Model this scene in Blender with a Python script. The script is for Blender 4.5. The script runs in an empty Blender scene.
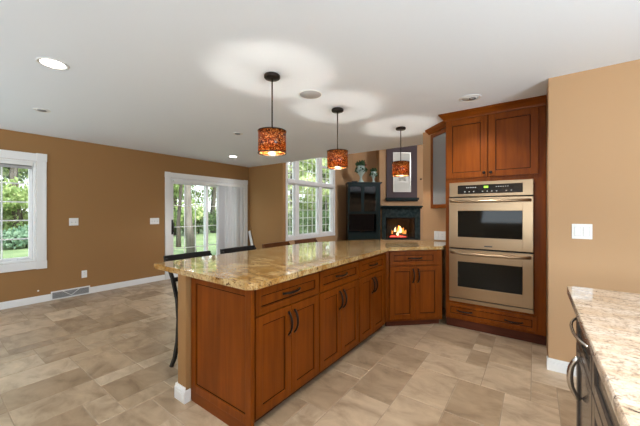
import bpy, bmesh, math, random
from mathutils import Vector, Matrix, Euler

S = bpy.context.scene
C = S.collection
PI = math.pi
R = math.radians
random.seed(7)

# ------------------------------------------------------------------ camera, sky, sun, area light, exposure
CAM_H = 1.308
cam_d = bpy.data.cameras.new('camera')
cam = bpy.data.objects.new('camera', cam_d)
C.objects.link(cam)
cam.location = (0, 0, CAM_H)
cam.rotation_euler = (R(90), 0, R(36.05))
cam_d.sensor_fit = 'HORIZONTAL'
cam_d.sensor_width = 36.0
cam_d.lens = 36.0 * 295.6 / 640.0
cam_d.shift_y = -(213.0 - 211.7) / 640.0
cam_d.clip_start = 0.02
cam_d.clip_end = 300
S.camera = cam

W = bpy.data.worlds.new('world')
S.world = W
W.use_nodes = True
wn, wl = W.node_tree.nodes, W.node_tree.links
bg = wn['Background']
sky = wn.new('ShaderNodeTexSky')
sky.sky_type = 'NISHITA'
sky.sun_disc = False
sky.sun_elevation = R(48)
sky.sun_rotation = R(90)
sky.air_density = 1.0
sky.dust_density = 3.0
sky.ozone_density = 1.0
hz = wn.new('ShaderNodeMixRGB')
hz.inputs[0].default_value = 0.72
hz.inputs[2].default_value = (7.0, 7.4, 7.9, 1)          # thin bright overcast over the blue
wl.new(sky.outputs[0], hz.inputs[1])
wl.new(hz.outputs[0], bg.inputs[0])
bg.inputs[1].default_value = 0.30

sun_d = bpy.data.lights.new('sun', 'SUN')
sun_d.energy = 4.2
sun_d.angle = R(8)
sun_d.color = (1.0, 0.95, 0.86)
sun = bpy.data.objects.new('sun', sun_d)
C.objects.link(sun)
sun.rotation_euler = Vector((-0.72, 0.10, -0.75)).to_track_quat('-Z', 'Y').to_euler()


def area(name, loc, direction, sx, sy, energy, color):
    d = bpy.data.lights.new(name, 'AREA')
    d.shape = 'RECTANGLE'
    d.size, d.size_y = sx, sy
    d.energy = energy
    d.color = color
    o = bpy.data.objects.new(name, d)
    C.objects.link(o)
    o.location = loc
    o.rotation_euler = Vector(direction).to_track_quat('-Z', 'Z').to_euler()
    return o


# added unseen area lights that brighten the rooms; the walls have no windows there
area('kitchen_fill', (0.3, -2.62, 1.45), (0, 0.8, 1.0), 3.0, 1.4, 70, (0.78, 0.91, 1.0))  # added fill from behind the camera, tilted up to lift the ceiling
area('dining_fill', (-4.2, -2.62, 1.45), (0, 0.62, 1.2), 2.4, 1.5, 92, (0.78, 0.91, 1.0))  # added fill for the dining side, aimed mostly at its ceiling
area('right_side_fill', (2.92, 0.3, 1.5), (-1, 0, 0.45), 2.6, 1.2, 190, (0.80, 0.92, 1.0))  # added fill from the right, brightens the peninsula fronts
area('family_room_fill', (2.92, 8.2, 3.85), (-1, 0, -0.35), 4.0, 1.3, 560, (0.95, 0.97, 1.0))  # added high fill, brightens the family room from out of view

S.view_settings.view_transform = 'Standard'
S.view_settings.look = 'None'
S.view_settings.gamma = 1.0
S.view_settings.use_curve_mapping = False
S.view_settings.exposure = 0.88


# ------------------------------------------------------------------ materials
def s2l(c):
    return tuple(((v / 255) / 12.92 if v / 255 <= 0.04045 else ((v / 255 + 0.055) / 1.055) ** 2.4) for v in c) + (1,)


def mat(name, color=(0.8, 0.8, 0.8, 1), rough=0.5, metal=0.0, spec=0.5, coat=0.0, emit=None, estr=0.0):
    m = bpy.data.materials.new(name)
    m.use_nodes = True
    b = m.node_tree.nodes['Principled BSDF']
    b.inputs['Base Color'].default_value = color
    b.inputs['Roughness'].default_value = rough
    b.inputs['Metallic'].default_value = metal
    b.inputs['Specular IOR Level'].default_value = spec
    b.inputs['Coat Weight'].default_value = coat
    b.inputs['Coat Roughness'].default_value = 0.08
    if emit:
        b.inputs['Emission Color'].default_value = emit
        b.inputs['Emission Strength'].default_value = estr
    return m


def nodes(m):
    return m.node_tree.nodes, m.node_tree.links, m.node_tree.nodes['Principled BSDF']


def ramp(n, stops):
    r = n.new('ShaderNodeValToRGB')
    e = r.color_ramp.elements
    while len(e) < len(stops):
        e.new(0.5)
    for i, (p, c) in enumerate(stops):
        e[i].position = p
        e[i].color = c
    return r


def coord(n, l, scale=(1, 1, 1), rot=(0, 0, 0)):
    t = n.new('ShaderNodeTexCoord')
    mp = n.new('ShaderNodeMapping')
    mp.inputs['Scale'].default_value = scale
    mp.inputs['Rotation'].default_value = rot
    l.new(t.outputs['Object'], mp.inputs['Vector'])
    return mp


def noise(n, l, vec, scale, detail=4, rough=0.5, dist=0.0):
    t = n.new('ShaderNodeTexNoise')
    t.inputs['Scale'].default_value = scale
    t.inputs['Detail'].default_value = detail
    t.inputs['Roughness'].default_value = rough
    t.inputs['Distortion'].default_value = dist
    l.new(vec.outputs[0], t.inputs['Vector'])
    return t


def bump(n, l, b, src, strength, dist=0.01):
    k = n.new('ShaderNodeBump')
    k.inputs['Strength'].default_value = strength
    k.inputs['Distance'].default_value = dist
    l.new(src, k.inputs['Height'])
    l.new(k.outputs[0], b.inputs['Normal'])


def mix(n, l, fac, a, b, mode='MIX'):
    k = n.new('ShaderNodeMixRGB')
    k.blend_type = mode
    for i, v in ((0, fac), (1, a), (2, b)):
        if hasattr(v, 'links') or hasattr(v, 'is_linked'):
            l.new(v, k.inputs[i])
        else:
            k.inputs[i].default_value = v
    return k


def wall_paint(name, col):
    m = mat(name, col, 0.75, spec=0.25)
    n, l, b = nodes(m)
    v = coord(n, l)
    t = noise(n, l, v, 90, 3)
    bump(n, l, b, t.outputs[0], 0.06, 0.004)
    return m


def wood(name, c1, c2, scale=(26, 26, 1.6), rough=0.38, coat=0.0):
    m = mat(name, c1, rough, spec=0.16, coat=coat)
    n, l, b = nodes(m)
    v = coord(n, l, scale)
    t = noise(n, l, v, 1.0, 5, 0.6, 0.6)
    v2 = coord(n, l, (3, 3, 1.2))
    t2 = noise(n, l, v2, 1.5, 2)
    r = ramp(n, [(0.30, c1), (0.72, c2)])
    l.new(t.outputs[0], r.inputs[0])
    r2 = ramp(n, [(0.3, (0.86, 0.86, 0.86, 1)), (0.7, (1.1, 1.1, 1.1, 1))])
    l.new(t2.outputs[0], r2.inputs[0])
    k = mix(n, l, 1.0, r.outputs[0], r2.outputs[0], 'MULTIPLY')
    l.new(k.outputs[0], b.inputs['Base Color'])
    bump(n, l, b, t.outputs[0], 0.03, 0.002)
    return m


M = {}
M['ceiling'] = wall_paint('ceiling_paint', (0.85, 0.91, 0.985, 1))
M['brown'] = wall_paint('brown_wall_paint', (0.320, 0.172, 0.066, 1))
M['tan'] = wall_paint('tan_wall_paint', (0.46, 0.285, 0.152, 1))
M['trim'] = mat('white_trim_paint', (0.80, 0.80, 0.79, 1), 0.35)
M['plastic'] = mat('white_plastic', (0.82, 0.82, 0.80, 1), 0.35)
M['slot'] = mat('dark_slot', (0.05, 0.05, 0.05, 1), 0.6)
M['blind_white'] = mat('white_blind_vinyl', (0.62, 0.62, 0.63, 1), 0.6)
M['vinyl'] = mat('white_vinyl', (0.80, 0.80, 0.80, 1), 0.4)
M['cherry'] = wood('cherry_wood', (0.145, 0.031, 0.0012, 1), (0.225, 0.054, 0.0028, 1))
M['cherry_h'] = wood('cherry_wood_across', (0.145, 0.031, 0.0012, 1), (0.225, 0.054, 0.0028, 1), (1.6, 26, 26))
M['panel_edge'] = mat('dark_panel_edge', (0.030, 0.008, 0.002, 1), 0.6, spec=0.08)  # darker brown strip along the inner edge of cabinet panels
M['kick'] = wood('dark_kick_board', (0.075, 0.020, 0.010, 1), (0.11, 0.030, 0.014, 1), (1.6, 26, 26))
M['cabinet_inside'] = wood('cabinet_inside_wood', (0.42, 0.24, 0.13, 1), (0.50, 0.30, 0.17, 1))
M['bronze'] = mat('oil_rubbed_bronze', (0.022, 0.016, 0.013, 1), 0.38, 0.7)
M['steel'] = mat('brushed_steel', (0.37, 0.268, 0.170, 1), 0.29, 1.0)
n, l, b = nodes(M['steel'])
v = coord(n, l, (2, 2, 220))
t = noise(n, l, v, 1.0, 2)
bump(n, l, b, t.outputs[0], 0.05, 0.001)
M['chrome'] = mat('satin_nickel', (0.66, 0.64, 0.61, 1), 0.25, 1.0)
M['oven_glass'] = mat('black_oven_glass', (0.010, 0.009, 0.007, 1), 0.05, spec=0.16)
M['black_gloss'] = mat('black_gloss', (0.008, 0.008, 0.009, 1), 0.12)
M['black_gap'] = mat('black_gap', (0.004, 0.004, 0.004, 1), 0.8)
M['display'] = mat('green_display', (0.0, 0.02, 0, 1), 0.4, emit=(0.35, 1.0, 0.05, 1), estr=1.2)
M['mark'] = mat('grey_markings', (0.45, 0.45, 0.42, 1), 0.5)
M['stool_black'] = wood('black_stained_wood', (0.012, 0.011, 0.011, 1), (0.022, 0.020, 0.019, 1), rough=0.4)
M['stool_brown'] = wood('brown_stained_wood', (0.075, 0.024, 0.008, 1), (0.120, 0.040, 0.013, 1), rough=0.35)
M['leather'] = mat('black_leather', (0.02, 0.018, 0.016, 1), 0.5)
M['dark_cab'] = wood('dark_espresso_paint', (0.075, 0.060, 0.050, 1), (0.105, 0.086, 0.072, 1), rough=0.25, coat=0.4)
M['teal_black'] = mat('dark_teal_lacquer', (0.007, 0.019, 0.021, 1), 0.22, spec=0.35, coat=0.0)
M['slate'] = mat('polished_dark_stone', (0.030, 0.042, 0.044, 1), 0.14, spec=0.3)
n, l, b = nodes(M['slate'])
v = coord(n, l)
t = noise(n, l, v, 9, 5)
r = ramp(n, [(0.35, (0.012, 0.024, 0.026, 1)), (0.7, (0.036, 0.056, 0.058, 1))])
l.new(t.outputs[0], r.inputs[0])
l.new(r.outputs[0], b.inputs['Base Color'])
M['plum'] = wall_paint('plum_panel_paint', (0.085, 0.062, 0.066, 1))
M['silver_frame'] = mat('silver_frame', (0.60, 0.58, 0.53, 1), 0.35, 0.6)
M['mat_board'] = mat('pale_mat_board', (0.60, 0.60, 0.55, 1), 0.7)
M['print'] = mat('print', (0.30, 0.29, 0.24, 1), 0.7)
n, l, b = nodes(M['print'])
v = coord(n, l)
t = noise(n, l, v, 12, 4)
r = ramp(n, [(0.38, (0.28, 0.28, 0.24, 1)), (0.6, (0.56, 0.55, 0.47, 1))])
l.new(t.outputs[0], r.inputs[0])
l.new(r.outputs[0], b.inputs['Base Color'])
M['screen'] = mat('tv_screen', (0.003, 0.003, 0.004, 1), 0.12, spec=0.15)
M['urn'] = mat('pale_glazed_ceramic', (0.42, 0.52, 0.48, 1), 0.2)
M['log'] = wood('charred_log', (0.05, 0.03, 0.02, 1), (0.16, 0.09, 0.05, 1), (6, 6, 6), rough=0.9, coat=0)
M['flame'] = mat('gas_flame', (1, 0.3, 0.05, 1), 0.5, emit=(1.0, 0.30, 0.05, 1), estr=0.65)
M['flame_core'] = mat('gas_flame_core', (1, 0.7, 0.3, 1), 0.5, emit=(1.0, 0.75, 0.40, 1), estr=1.2)
M['ember'] = mat('glowing_embers', (0.5, 0.05, 0.02, 1), 0.6, emit=(1.0, 0.07, 0.05, 1), estr=1.3)
M['bark'] = wood('grey_bark', (0.05, 0.042, 0.035, 1), (0.13, 0.115, 0.10, 1), (9, 9, 1.5), rough=0.95, coat=0)
M['pale_bark'] = wood('pale_bark', (0.11, 0.10, 0.09, 1), (0.23, 0.21, 0.19, 1), (9, 9, 1.5), rough=0.95, coat=0)


def leafmat(name, c1, c2):
    m = bpy.data.materials.new(name)
    m.use_nodes = True
    n, l, b = nodes(m)
    t = coord(n, l)
    k = noise(n, l, t, 1.7, 3)
    r = ramp(n, [(0.35, c1), (0.65, c2)])
    l.new(k.outputs[0], r.inputs[0])
    l.new(r.outputs[0], b.inputs['Base Color'])
    b.inputs['Roughness'].default_value = 0.55
    tr = n.new('ShaderNodeBsdfTranslucent')
    l.new(r.outputs[0], tr.inputs[0])
    mx = n.new('ShaderNodeMixShader')
    mx.inputs[0].default_value = 0.35
    l.new(b.outputs[0], mx.inputs[1])
    l.new(tr.outputs[0], mx.inputs[2])
    l.new(mx.outputs[0], n['Material Output'].inputs[0])
    return m


M['leaf'] = leafmat('tree_leaves', (0.16, 0.26, 0.08, 1), (0.42, 0.52, 0.22, 1))
M['leaf_dark'] = leafmat('dark_tree_leaves', (0.05, 0.10, 0.04, 1), (0.16, 0.24, 0.10, 1))
M['leaf_light'] = leafmat('light_tree_leaves', (0.40, 0.48, 0.22, 1), (0.72, 0.78, 0.46, 1))
M['leaf_blue'] = leafmat('blue_green_leaves', (0.14, 0.26, 0.17, 1), (0.32, 0.45, 0.33, 1))
M['leaf_deep'] = leafmat('houseplant_leaves', (0.02, 0.07, 0.025, 1), (0.06, 0.16, 0.07, 1))
M['berry'] = mat('red_berries', (0.25, 0.04, 0.025, 1), 0.4)
M['lawn'] = mat('lawn', (0.2, 0.3, 0.12, 1), 0.9)
n, l, b = nodes(M['lawn'])
v = coord(n, l)
t = noise(n, l, v, 0.8, 6)
r = ramp(n, [(0.35, (0.10, 0.16, 0.065, 1)), (0.7, (0.20, 0.26, 0.13, 1))])
l.new(t.outputs[0], r.inputs[0])
l.new(r.outputs[0], b.inputs['Base Color'])


def glassmat(name, tint=(0.96, 0.98, 0.97, 1), base_refl=0.04, rough=0.0):
    """thin pane: clear, with a mirror reflection that grows towards grazing angles"""
    m = bpy.data.materials.new(name)
    m.use_nodes = True
    n, l = m.node_tree.nodes, m.node_tree.links
    n.remove(n['Principled BSDF'])
    tr = n.new('ShaderNodeBsdfTransparent')
    tr.inputs[0].default_value = tint
    gl = n.new('ShaderNodeBsdfGlossy')
    gl.inputs['Roughness'].default_value = rough
    lw = n.new('ShaderNodeLayerWeight')
    p5 = n.new('ShaderNodeMath')
    p5.operation = 'POWER'
    p5.inputs[1].default_value = 5.0
    lw.inputs['Blend'].default_value = 0.5
    l.new(lw.outputs['Facing'], p5.inputs[0])
    fr = n.new('ShaderNodeMath')
    fr.operation = 'MULTIPLY_ADD'
    fr.inputs[1].default_value = 1.0 - base_refl
    fr.inputs[2].default_value = base_refl
    l.new(p5.outputs[0], fr.inputs[0])
    mx = n.new('ShaderNodeMixShader')
    l.new(fr.outputs[0], mx.inputs[0])
    l.new(tr.outputs[0], mx.inputs[1])
    l.new(gl.outputs[0], mx.inputs[2])
    l.new(mx.outputs[0], n['Material Output'].inputs[0])
    return m


M['glass'] = glassmat('window_glass')
M['cab_glass'] = glassmat('cabinet_glass', (0.72, 0.76, 0.78, 1))
m = mat('frosted_cabinet_glass', (0.36, 0.37, 0.38, 1), 0.18)
n, l, b = nodes(m)
tr = n.new('ShaderNodeBsdfTransparent')
mx = n.new('ShaderNodeMixShader')
mx.inputs[0].default_value = 0.45
l.new(b.outputs[0], mx.inputs[1])
l.new(tr.outputs[0], mx.inputs[2])
l.new(mx.outputs[0], n['Material Output'].inputs[0])
M['frosted'] = m


def granite(name, base, warm, dark, streak=(5, 5, 5), rot=(0, 0, 0), dthr=0.62, wmix=(0.38, 0.62)):
    m = mat(name, base, 0.035, spec=0.55, coat=0.3)
    n, l, b = nodes(m)
    v = coord(n, l, streak, rot)
    big = noise(n, l, v, 1.0, 6, 0.62, 1.2)
    r1 = ramp(n, [(wmix[0], base), (wmix[1], warm)])
    l.new(big.outputs[0], r1.inputs[0])
    v2 = coord(n, l, (1, 1, 1))
    fine = noise(n, l, v2, 75, 4, 0.75)
    r2 = ramp(n, [(0.36, (0.30, 0.24, 0.20, 1)), (0.50, (1, 1, 1, 1)), (0.66, (1.25, 1.22, 1.15, 1))])
    l.new(fine.outputs[0], r2.inputs[0])
    k1 = mix(n, l, 0.75, r1.outputs[0], r2.outputs[0], 'MULTIPLY')
    v3 = coord(n, l, (streak[0] * 2.1, streak[1] * 2.1, streak[2] * 2.1), rot)
    med = noise(n, l, v3, 1.6, 7, 0.72, 0.8)
    r3 = ramp(n, [(dthr, (0, 0, 0, 1)), (dthr + 0.06, (1, 1, 1, 1))])
    l.new(med.outputs[0], r3.inputs[0])
    k2 = mix(n, l, r3.outputs[0], k1.outputs[0], dark)
    l.new(k2.outputs[0], b.inputs['Base Color'])
    return m


M['granite_gold'] = granite('golden_granite', (0.52, 0.375, 0.185, 1), (0.34, 0.175, 0.045, 1), (0.075, 0.030, 0.012, 1),
                            (4.5, 9.0, 6.0), (0, 0, R(25)), 0.575, (0.40, 0.62))
M['granite_cream'] = granite('cream_granite', (0.66, 0.56, 0.46, 1), (0.47, 0.33, 0.21, 1), (0.045, 0.032, 0.028, 1),
                             (2.2, 6.0, 5.0), (0, 0, R(12)), 0.585, (0.42, 0.68))

# floor tile: colour from a per-tile value plus veining
M['tile'] = mat('travertine_look_tile', (0.4, 0.3, 0.2, 1), 0.32, spec=0.45)
n, l, b = nodes(M['tile'])
at = n.new('ShaderNodeAttribute')
at.attribute_name = 'tile_value'
r = ramp(n, [(0.0, (0.335, 0.235, 0.145, 1)), (0.5, (0.440, 0.325, 0.213, 1)), (1.0, (0.550, 0.425, 0.295, 1))])
l.new(at.outputs['Fac'], r.inputs[0])
v = coord(n, l, (3.0, 5.0, 1), (0, 0, R(20)))
ofs = n.new('ShaderNodeVectorMath')
ofs.operation = 'ADD'
sc_ = n.new('ShaderNodeVectorMath')
sc_.operation = 'SCALE'
sc_.inputs['Scale'].default_value = 37.0
l.new(at.outputs['Vector'], sc_.inputs[0])
l.new(v.outputs[0], ofs.inputs[0])
l.new(sc_.outputs[0], ofs.inputs[1])
t = noise(n, l, ofs, 1.3, 6, 0.62, 0.7)
r2 = ramp(n, [(0.26, (0.56, 0.51, 0.46, 1)), (0.50, (0.95, 0.94, 0.93, 1)), (0.74, (1.22, 1.22, 1.22, 1))])
l.new(t.outputs[0], r2.inputs[0])
k = mix(n, l, 1.0, r.outputs[0], r2.outputs[0], 'MULTIPLY')
l.new(k.outputs[0], b.inputs['Base Color'])
rr = ramp(n, [(0.3, (0.42, 0.42, 0.42, 1)), (0.7, (0.28, 0.28, 0.28, 1))])
l.new(t.outputs[0], rr.inputs[0])
l.new(rr.outputs[0], b.inputs['Roughness'])
bump(n, l, b, t.outputs[0], 0.08, 0.004)
M['grout'] = mat('sand_grout', (0.36, 0.275, 0.19, 1), 0.85)

# pendant shade: glass mosaic in amber and brown, lit through by the bulb
m = bpy.data.materials.new('amber_mosaic_shade')
m.use_nodes = True
n, l, b = nodes(m)
v = coord(n, l, (1, 1, 1))
vo = n.new('ShaderNodeTexVoronoi')
vo.inputs['Scale'].default_value = 130
l.new(v.outputs[0], vo.inputs['Vector'])
r = ramp(n, [(0.0, (0.02, 0.007, 0.003, 1)), (0.45, (0.20, 0.038, 0.005, 1)), (0.8, (0.46, 0.125, 0.014, 1)), (1.0, (0.80, 0.40, 0.10, 1))])
sp = n.new('ShaderNodeSeparateColor')
l.new(vo.outputs['Color'], sp.inputs[0])
l.new(sp.outputs[0], r.inputs[0])
l.new(r.outputs[0], b.inputs['Base Color'])
b.inputs['Roughness'].default_value = 0.2
l.new(r.outputs[0], b.inputs['Emission Color'])
b.inputs['Emission Strength'].default_value = 0.05
tr = n.new('ShaderNodeBsdfTranslucent')
l.new(r.outputs[0], tr.inputs[0])
mx = n.new('ShaderNodeMixShader')
mx.inputs[0].default_value = 0.45
l.new(b.outputs[0], mx.inputs[1])
l.new(tr.outputs[0], mx.inputs[2])
l.new(mx.outputs[0], n['Material Output'].inputs[0])
M['shade'] = m
M['shade_lining'] = mat('cream_shade_lining', (0.85, 0.75, 0.55, 1), 0.6)
M['bulb'] = mat('lit_bulb', (1, 0.9, 0.7, 1), 0.4, emit=(1.0, 0.83, 0.58, 1), estr=9)
n, l, b = nodes(M['bulb'])
tr = n.new('ShaderNodeBsdfTransparent')
mx = n.new('ShaderNodeMixShader')
mx.inputs[0].default_value = 0.7
l.new(b.outputs[0], mx.inputs[1])
l.new(tr.outputs[0], mx.inputs[2])
l.new(mx.outputs[0], n['Material Output'].inputs[0])
M['can_lens'] = mat('lit_downlight_lens', (1, 1, 1, 1), 0.4, emit=(1.0, 0.95, 0.86, 1), estr=9)
M['can_dim'] = mat('unlit_downlight_reflector', (0.70, 0.70, 0.69, 1), 0.3)
M['can_dark'] = mat('grey_downlight_baffle', (0.16, 0.16, 0.16, 1), 0.5)
M['speaker'] = mat('speaker_mesh', (0.40, 0.40, 0.40, 1), 0.8)
M['blind_grey'] = mat('grey_blind_fabric', (0.36, 0.36, 0.36, 1), 0.7)
M['family_floor'] = wood('oak_boards', (0.26, 0.15, 0.07, 1), (0.34, 0.20, 0.10, 1), (26, 1.6, 26))


# ------------------------------------------------------------------ mesh helpers
def new():
    return bmesh.new()


def box(bm, x0, x1, y0, y1, z0, z1, bev=0.0, mi=0, mtx=None):
    vs = [bm.verts.new((x, y, z)) for x in (x0, x1) for y in (y0, y1) for z in (z0, z1)]
    idx = [(0, 1, 3, 2), (4, 6, 7, 5), (0, 4, 5, 1), (2, 3, 7, 6), (0, 2, 6, 4), (1, 5, 7, 3)]
    fs = [bm.faces.new([vs[i] for i in f]) for f in idx]
    for f in fs:
        f.material_index = mi
    if bev:
        es = list({e for f in fs for e in f.edges})
        r_ = bmesh.ops.bevel(bm, geom=es, offset=bev, segments=2, profile=0.5, affect='EDGES')
        for f in r_['faces']:
            f.material_index = mi
        if mtx:
            vv = {v_ for f in r_['faces'] for v_ in f.verts}
            bmesh.ops.transform(bm, matrix=mtx, verts=list(vv))
    elif mtx:
        bmesh.ops.transform(bm, matrix=mtx, verts=vs)


def prism(bm, poly, z0, z1, bev=0.0, seg=3, mi=0):
    a = [bm.verts.new((x, y, z0)) for x, y in poly]
    c = [bm.verts.new((x, y, z1)) for x, y in poly]
    k = len(poly)
    fs = [bm.faces.new(list(reversed(a))), bm.faces.new(c)]
    for i in range(k):
        fs.append(bm.faces.new((a[i], a[(i + 1) % k], c[(i + 1) % k], c[i])))
    for f in fs:
        f.material_index = mi
    if bev:
        es = [e for e in fs[0].edges] + [e for e in fs[1].edges]
        bmesh.ops.bevel(bm, geom=es, offset=bev, segments=seg, profile=0.5, affect='EDGES')


def tube(bm, pts, rad, sides=8, mi=0, flat=1.0):
    """round bar swept along points; rad may be a list"""
    pts = [Vector(p) for p in pts]
    rings = []
    up = Vector((0, 0, 1))
    prev = None
    for i, p in enumerate(pts):
        d = (pts[min(i + 1, len(pts) - 1)] - pts[max(i - 1, 0)]).normalized()
        if prev is None:
            a = d.cross(up)
            if a.length < 0.1:
                a = d.cross(Vector((0, 1, 0)))
            a.normalize()
        else:
            a = (prev - d * prev.dot(d)).normalized()
        prev = a
        c = d.cross(a)
        r_ = rad[i] if isinstance(rad, (list, tuple)) else rad
        rings.append([bm.verts.new(p + a * (r_ * math.cos(2 * PI * j / sides)) + c * (r_ * flat * math.sin(2 * PI * j / sides))) for j in range(sides)])
    for i in range(len(rings) - 1):
        for j in range(sides):
            f = bm.faces.new((rings[i][j], rings[i][(j + 1) % sides], rings[i + 1][(j + 1) % sides], rings[i + 1][j]))
            f.smooth = True
            f.material_index = mi
    for r_, rev in ((rings[0], True), (rings[-1], False)):
        f = bm.faces.new(list(reversed(r_)) if rev else r_)
        f.material_index = mi


def lathe(bm, prof, seg=32, cx=0, cy=0, mi=0, smooth=True, cap=True):
    rings = []
    for r_, z in prof:
        rings.append([bm.verts.new((cx + r_ * math.cos(2 * PI * j / seg), cy + r_ * math.sin(2 * PI * j / seg), z)) for j in range(seg)])
    for i in range(len(rings) - 1):
        for j in range(seg):
            f = bm.faces.new((rings[i][j], rings[i][(j + 1) % seg], rings[i + 1][(j + 1) % seg], rings[i + 1][j]))
            f.smooth = smooth
            f.material_index = mi
    if cap:
        for r_ in (rings[0], rings[-1]):
            f = bm.faces.new(r_)
            f.material_index = mi


def bar(bm, p0, p1, w, t, bev=0.0, wdir=None):
    """rectangular bar from p0 to p1, w across wdir, t across the other way"""
    p0, p1 = Vector(p0), Vector(p1)
    d = (p1 - p0)
    L = d.length
    z = d.normalized()
    x = Vector(wdir) if wdir else Vector((0, 1, 0))
    x = (x - z * x.dot(z)).normalized()
    y = z.cross(x)
    mt = Matrix(((x.x, y.x, z.x, p0.x), (x.y, y.y, z.y, p0.y), (x.z, y.z, z.z, p0.z), (0, 0, 0, 1)))
    b2 = new()
    box(b2, -w / 2, w / 2, -t / 2, t / 2, 0, L, bev)
    me = bpy.data.meshes.new('tmp')
    b2.to_mesh(me)
    b2.free()
    me.transform(mt)
    bm.from_mesh(me)
    bpy.data.meshes.remove(me)


def obj(name, bm, ms, parent=None, loc=None, rot=None):
    me = bpy.data.meshes.new(name)
    bmesh.ops.recalc_face_normals(bm, faces=bm.faces[:])
    bm.to_mesh(me)
    bm.free()
    for m_ in (ms if isinstance(ms, (list, tuple)) else [ms]):
        me.materials.append(m_)
    o = bpy.data.objects.new(name, me)
    C.objects.link(o)
    if parent:
        o.parent = parent
    if loc:
        o.location = loc
    if rot is not None:
        o.rotation_euler = rot
    return o


def tag(o, label, cat, group=None, kind=None):
    o['label'] = label
    o['category'] = cat
    if group:
        o['group'] = group
    if kind:
        o['kind'] = kind
    return o


def thing(name, label, cat, loc=(0, 0, 0), rotz=0.0, group=None):
    o = bpy.data.objects.new(name, None)
    C.objects.link(o)
    o.empty_display_size = 0.1
    o.location = loc
    o.rotation_euler = (0, 0, rotz)
    return tag(o, label, cat, group)


def struct(name, bm, ms, label, cat, parent=None):
    o = obj(name, bm, ms, parent)
    if parent is None:
        tag(o, label, cat, kind='structure')
    return o


def struct_root(name, label, cat, loc=(0, 0, 0), rotz=0.0):
    o = thing(name, label, cat, loc, rotz)
    o['kind'] = 'structure'
    return o


def copy_tree(o, parent=None):
    c = o.copy()
    C.objects.link(c)
    if parent:
        c.parent = parent
    for ch in list(o.children):
        copy_tree(ch, c)
    return c


# ------------------------------------------------------------------ dimensions of the place
H = 2.415                 # kitchen and dining ceiling
XL = -5.77                # long exterior wall on the left
YE = 4.92                 # where the low ceiling stops and the family room begins
FH = 4.7                  # family room ceiling
XR = 3.0
YB = -2.7

# ------------------------------------------------------------------ structure
# tiled floor: a modular pattern on a 6 in grid, each tile a slightly raised face with eased edges over the grout bed
G = 0.1535
nx0, nx1 = math.floor((XL - 0.02 + 0.025) / G), math.ceil((XR + 0.025) / G)
ny0, ny1 = math.floor((YB - 0.0) / G), math.ceil(YE / G) + 1
taken = {}
tiles = []
rt = random.Random(21)
sizes = [(3, 3), (2, 3), (3, 2), (2, 2), (2, 4), (4, 2), (2, 1), (1, 2)]
wts = [3, 5, 5, 5, 1.5, 1.5, 2.0, 2.0]
for j in range(ny0, ny1):
    for i in range(nx0, nx1):
        if (i, j) in taken:
            continue
        for _ in range(14):
            w_, h_ = rt.choices(sizes, wts)[0]
            if all((i + a, j + c_) not in taken for a in range(w_) for c_ in range(h_)):
                break
        else:
            w_ = h_ = 1
            if (i + 1, j) not in taken:
                w_ = 2
        for a in range(w_):
            for c_ in range(h_):
                taken[(i + a, j + c_)] = 1
        tiles.append((i, j, w_, h_, rt.random()))
bm = new()
lay = bm.faces.layers.float_vector.new('tile_value')
g0 = 0.0022
for (i, j, w_, h_, tv) in tiles:
    x0, x1 = max(XL, i * G - 0.025 + g0), min(XR, (i + w_) * G - 0.025 - g0)
    y0, y1 = j * G + 0.055 + g0, min(YE + 0.06, (j + h_) * G + 0.055 - g0)
    if x1 - x0 < 0.01 or y1 - y0 < 0.01:
        continue
    e = 0.0025
    lo = [bm.verts.new(p) for p in ((x0, y0, -0.0025), (x1, y0, -0.0025), (x1, y1, -0.0025), (x0, y1, -0.0025))]
    hi = [bm.verts.new(p) for p in ((x0 + e, y0 + e, 0), (x1 - e, y0 + e, 0), (x1 - e, y1 - e, 0), (x0 + e, y1 - e, 0))]
    fs = [bm.faces.new(hi)] + [bm.faces.new((lo[q], lo[(q + 1) % 4], hi[(q + 1) % 4], hi[q])) for q in range(4)]
    for f in fs:
        f[lay] = (tv, tv, tv)
gb = [bm.verts.new(p) for p in ((XL, YB, -0.0022), (XR, YB, -0.0022), (XR, YE + 0.06, -0.0022), (XL, YE + 0.06, -0.0022))]
f = bm.faces.new(gb)
f.material_index = 1
gb2 = [bm.verts.new(p) for p in ((XL, YB, -0.10), (XR, YB, -0.10), (XR, YE + 0.06, -0.10), (XL, YE + 0.06, -0.10))]
f = bm.faces.new(gb2)
f.material_index = 1
struct('floor', bm, [M['tile'], M['grout']], 'brown and beige stone look tile floor in a modular pattern', 'floor')
bm = new()
box(bm, XL, XR, YE + 0.06, 15.0, -0.10, -0.002)
struct('floor_family', bm, M['family_floor'], 'wooden floor of the family room behind the counter', 'floor')

bm = new()
box(bm, XL - 0.15, XR + 0.15, YB - 0.15, YE, H, H + 0.12)
struct('ceiling', bm, M['ceiling'], 'flat white ceiling over the kitchen and dining area', 'ceiling')
bm = new()
box(bm, XL - 0.15, XR + 0.15, YE, 15.1, FH, FH + 0.12)
struct('ceiling_family', bm, M['ceiling'], 'high ceiling of the family room', 'ceiling')
bm = new()
box(bm, XL - 0.15, XR + 0.15, YE - 0.12, YE, H + 0.121, FH + 0.12)
struct('wall_header', bm, M['ceiling'], 'white upper wall above the edge of the low ceiling', 'wall')


def wall_x(bm, x0, x1, ya, yb, z0, z1, holes):
    """wall slab normal to X with rectangular openings (y0,y1,z0,z1)"""
    y = ya
    for (h0, h1, k0, k1) in sorted(holes):
        if h0 > y:
            box(bm, x0, x1, y, h0, z0, z1)
        if k0 > z0:
            box(bm, x0, x1, h0, h1, z0, k0)
        if k1 < z1:
            box(bm, x0, x1, h0, h1, k1, z1)
        y = h1
    box(bm, x0, x1, y, yb, z0, z1)


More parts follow.
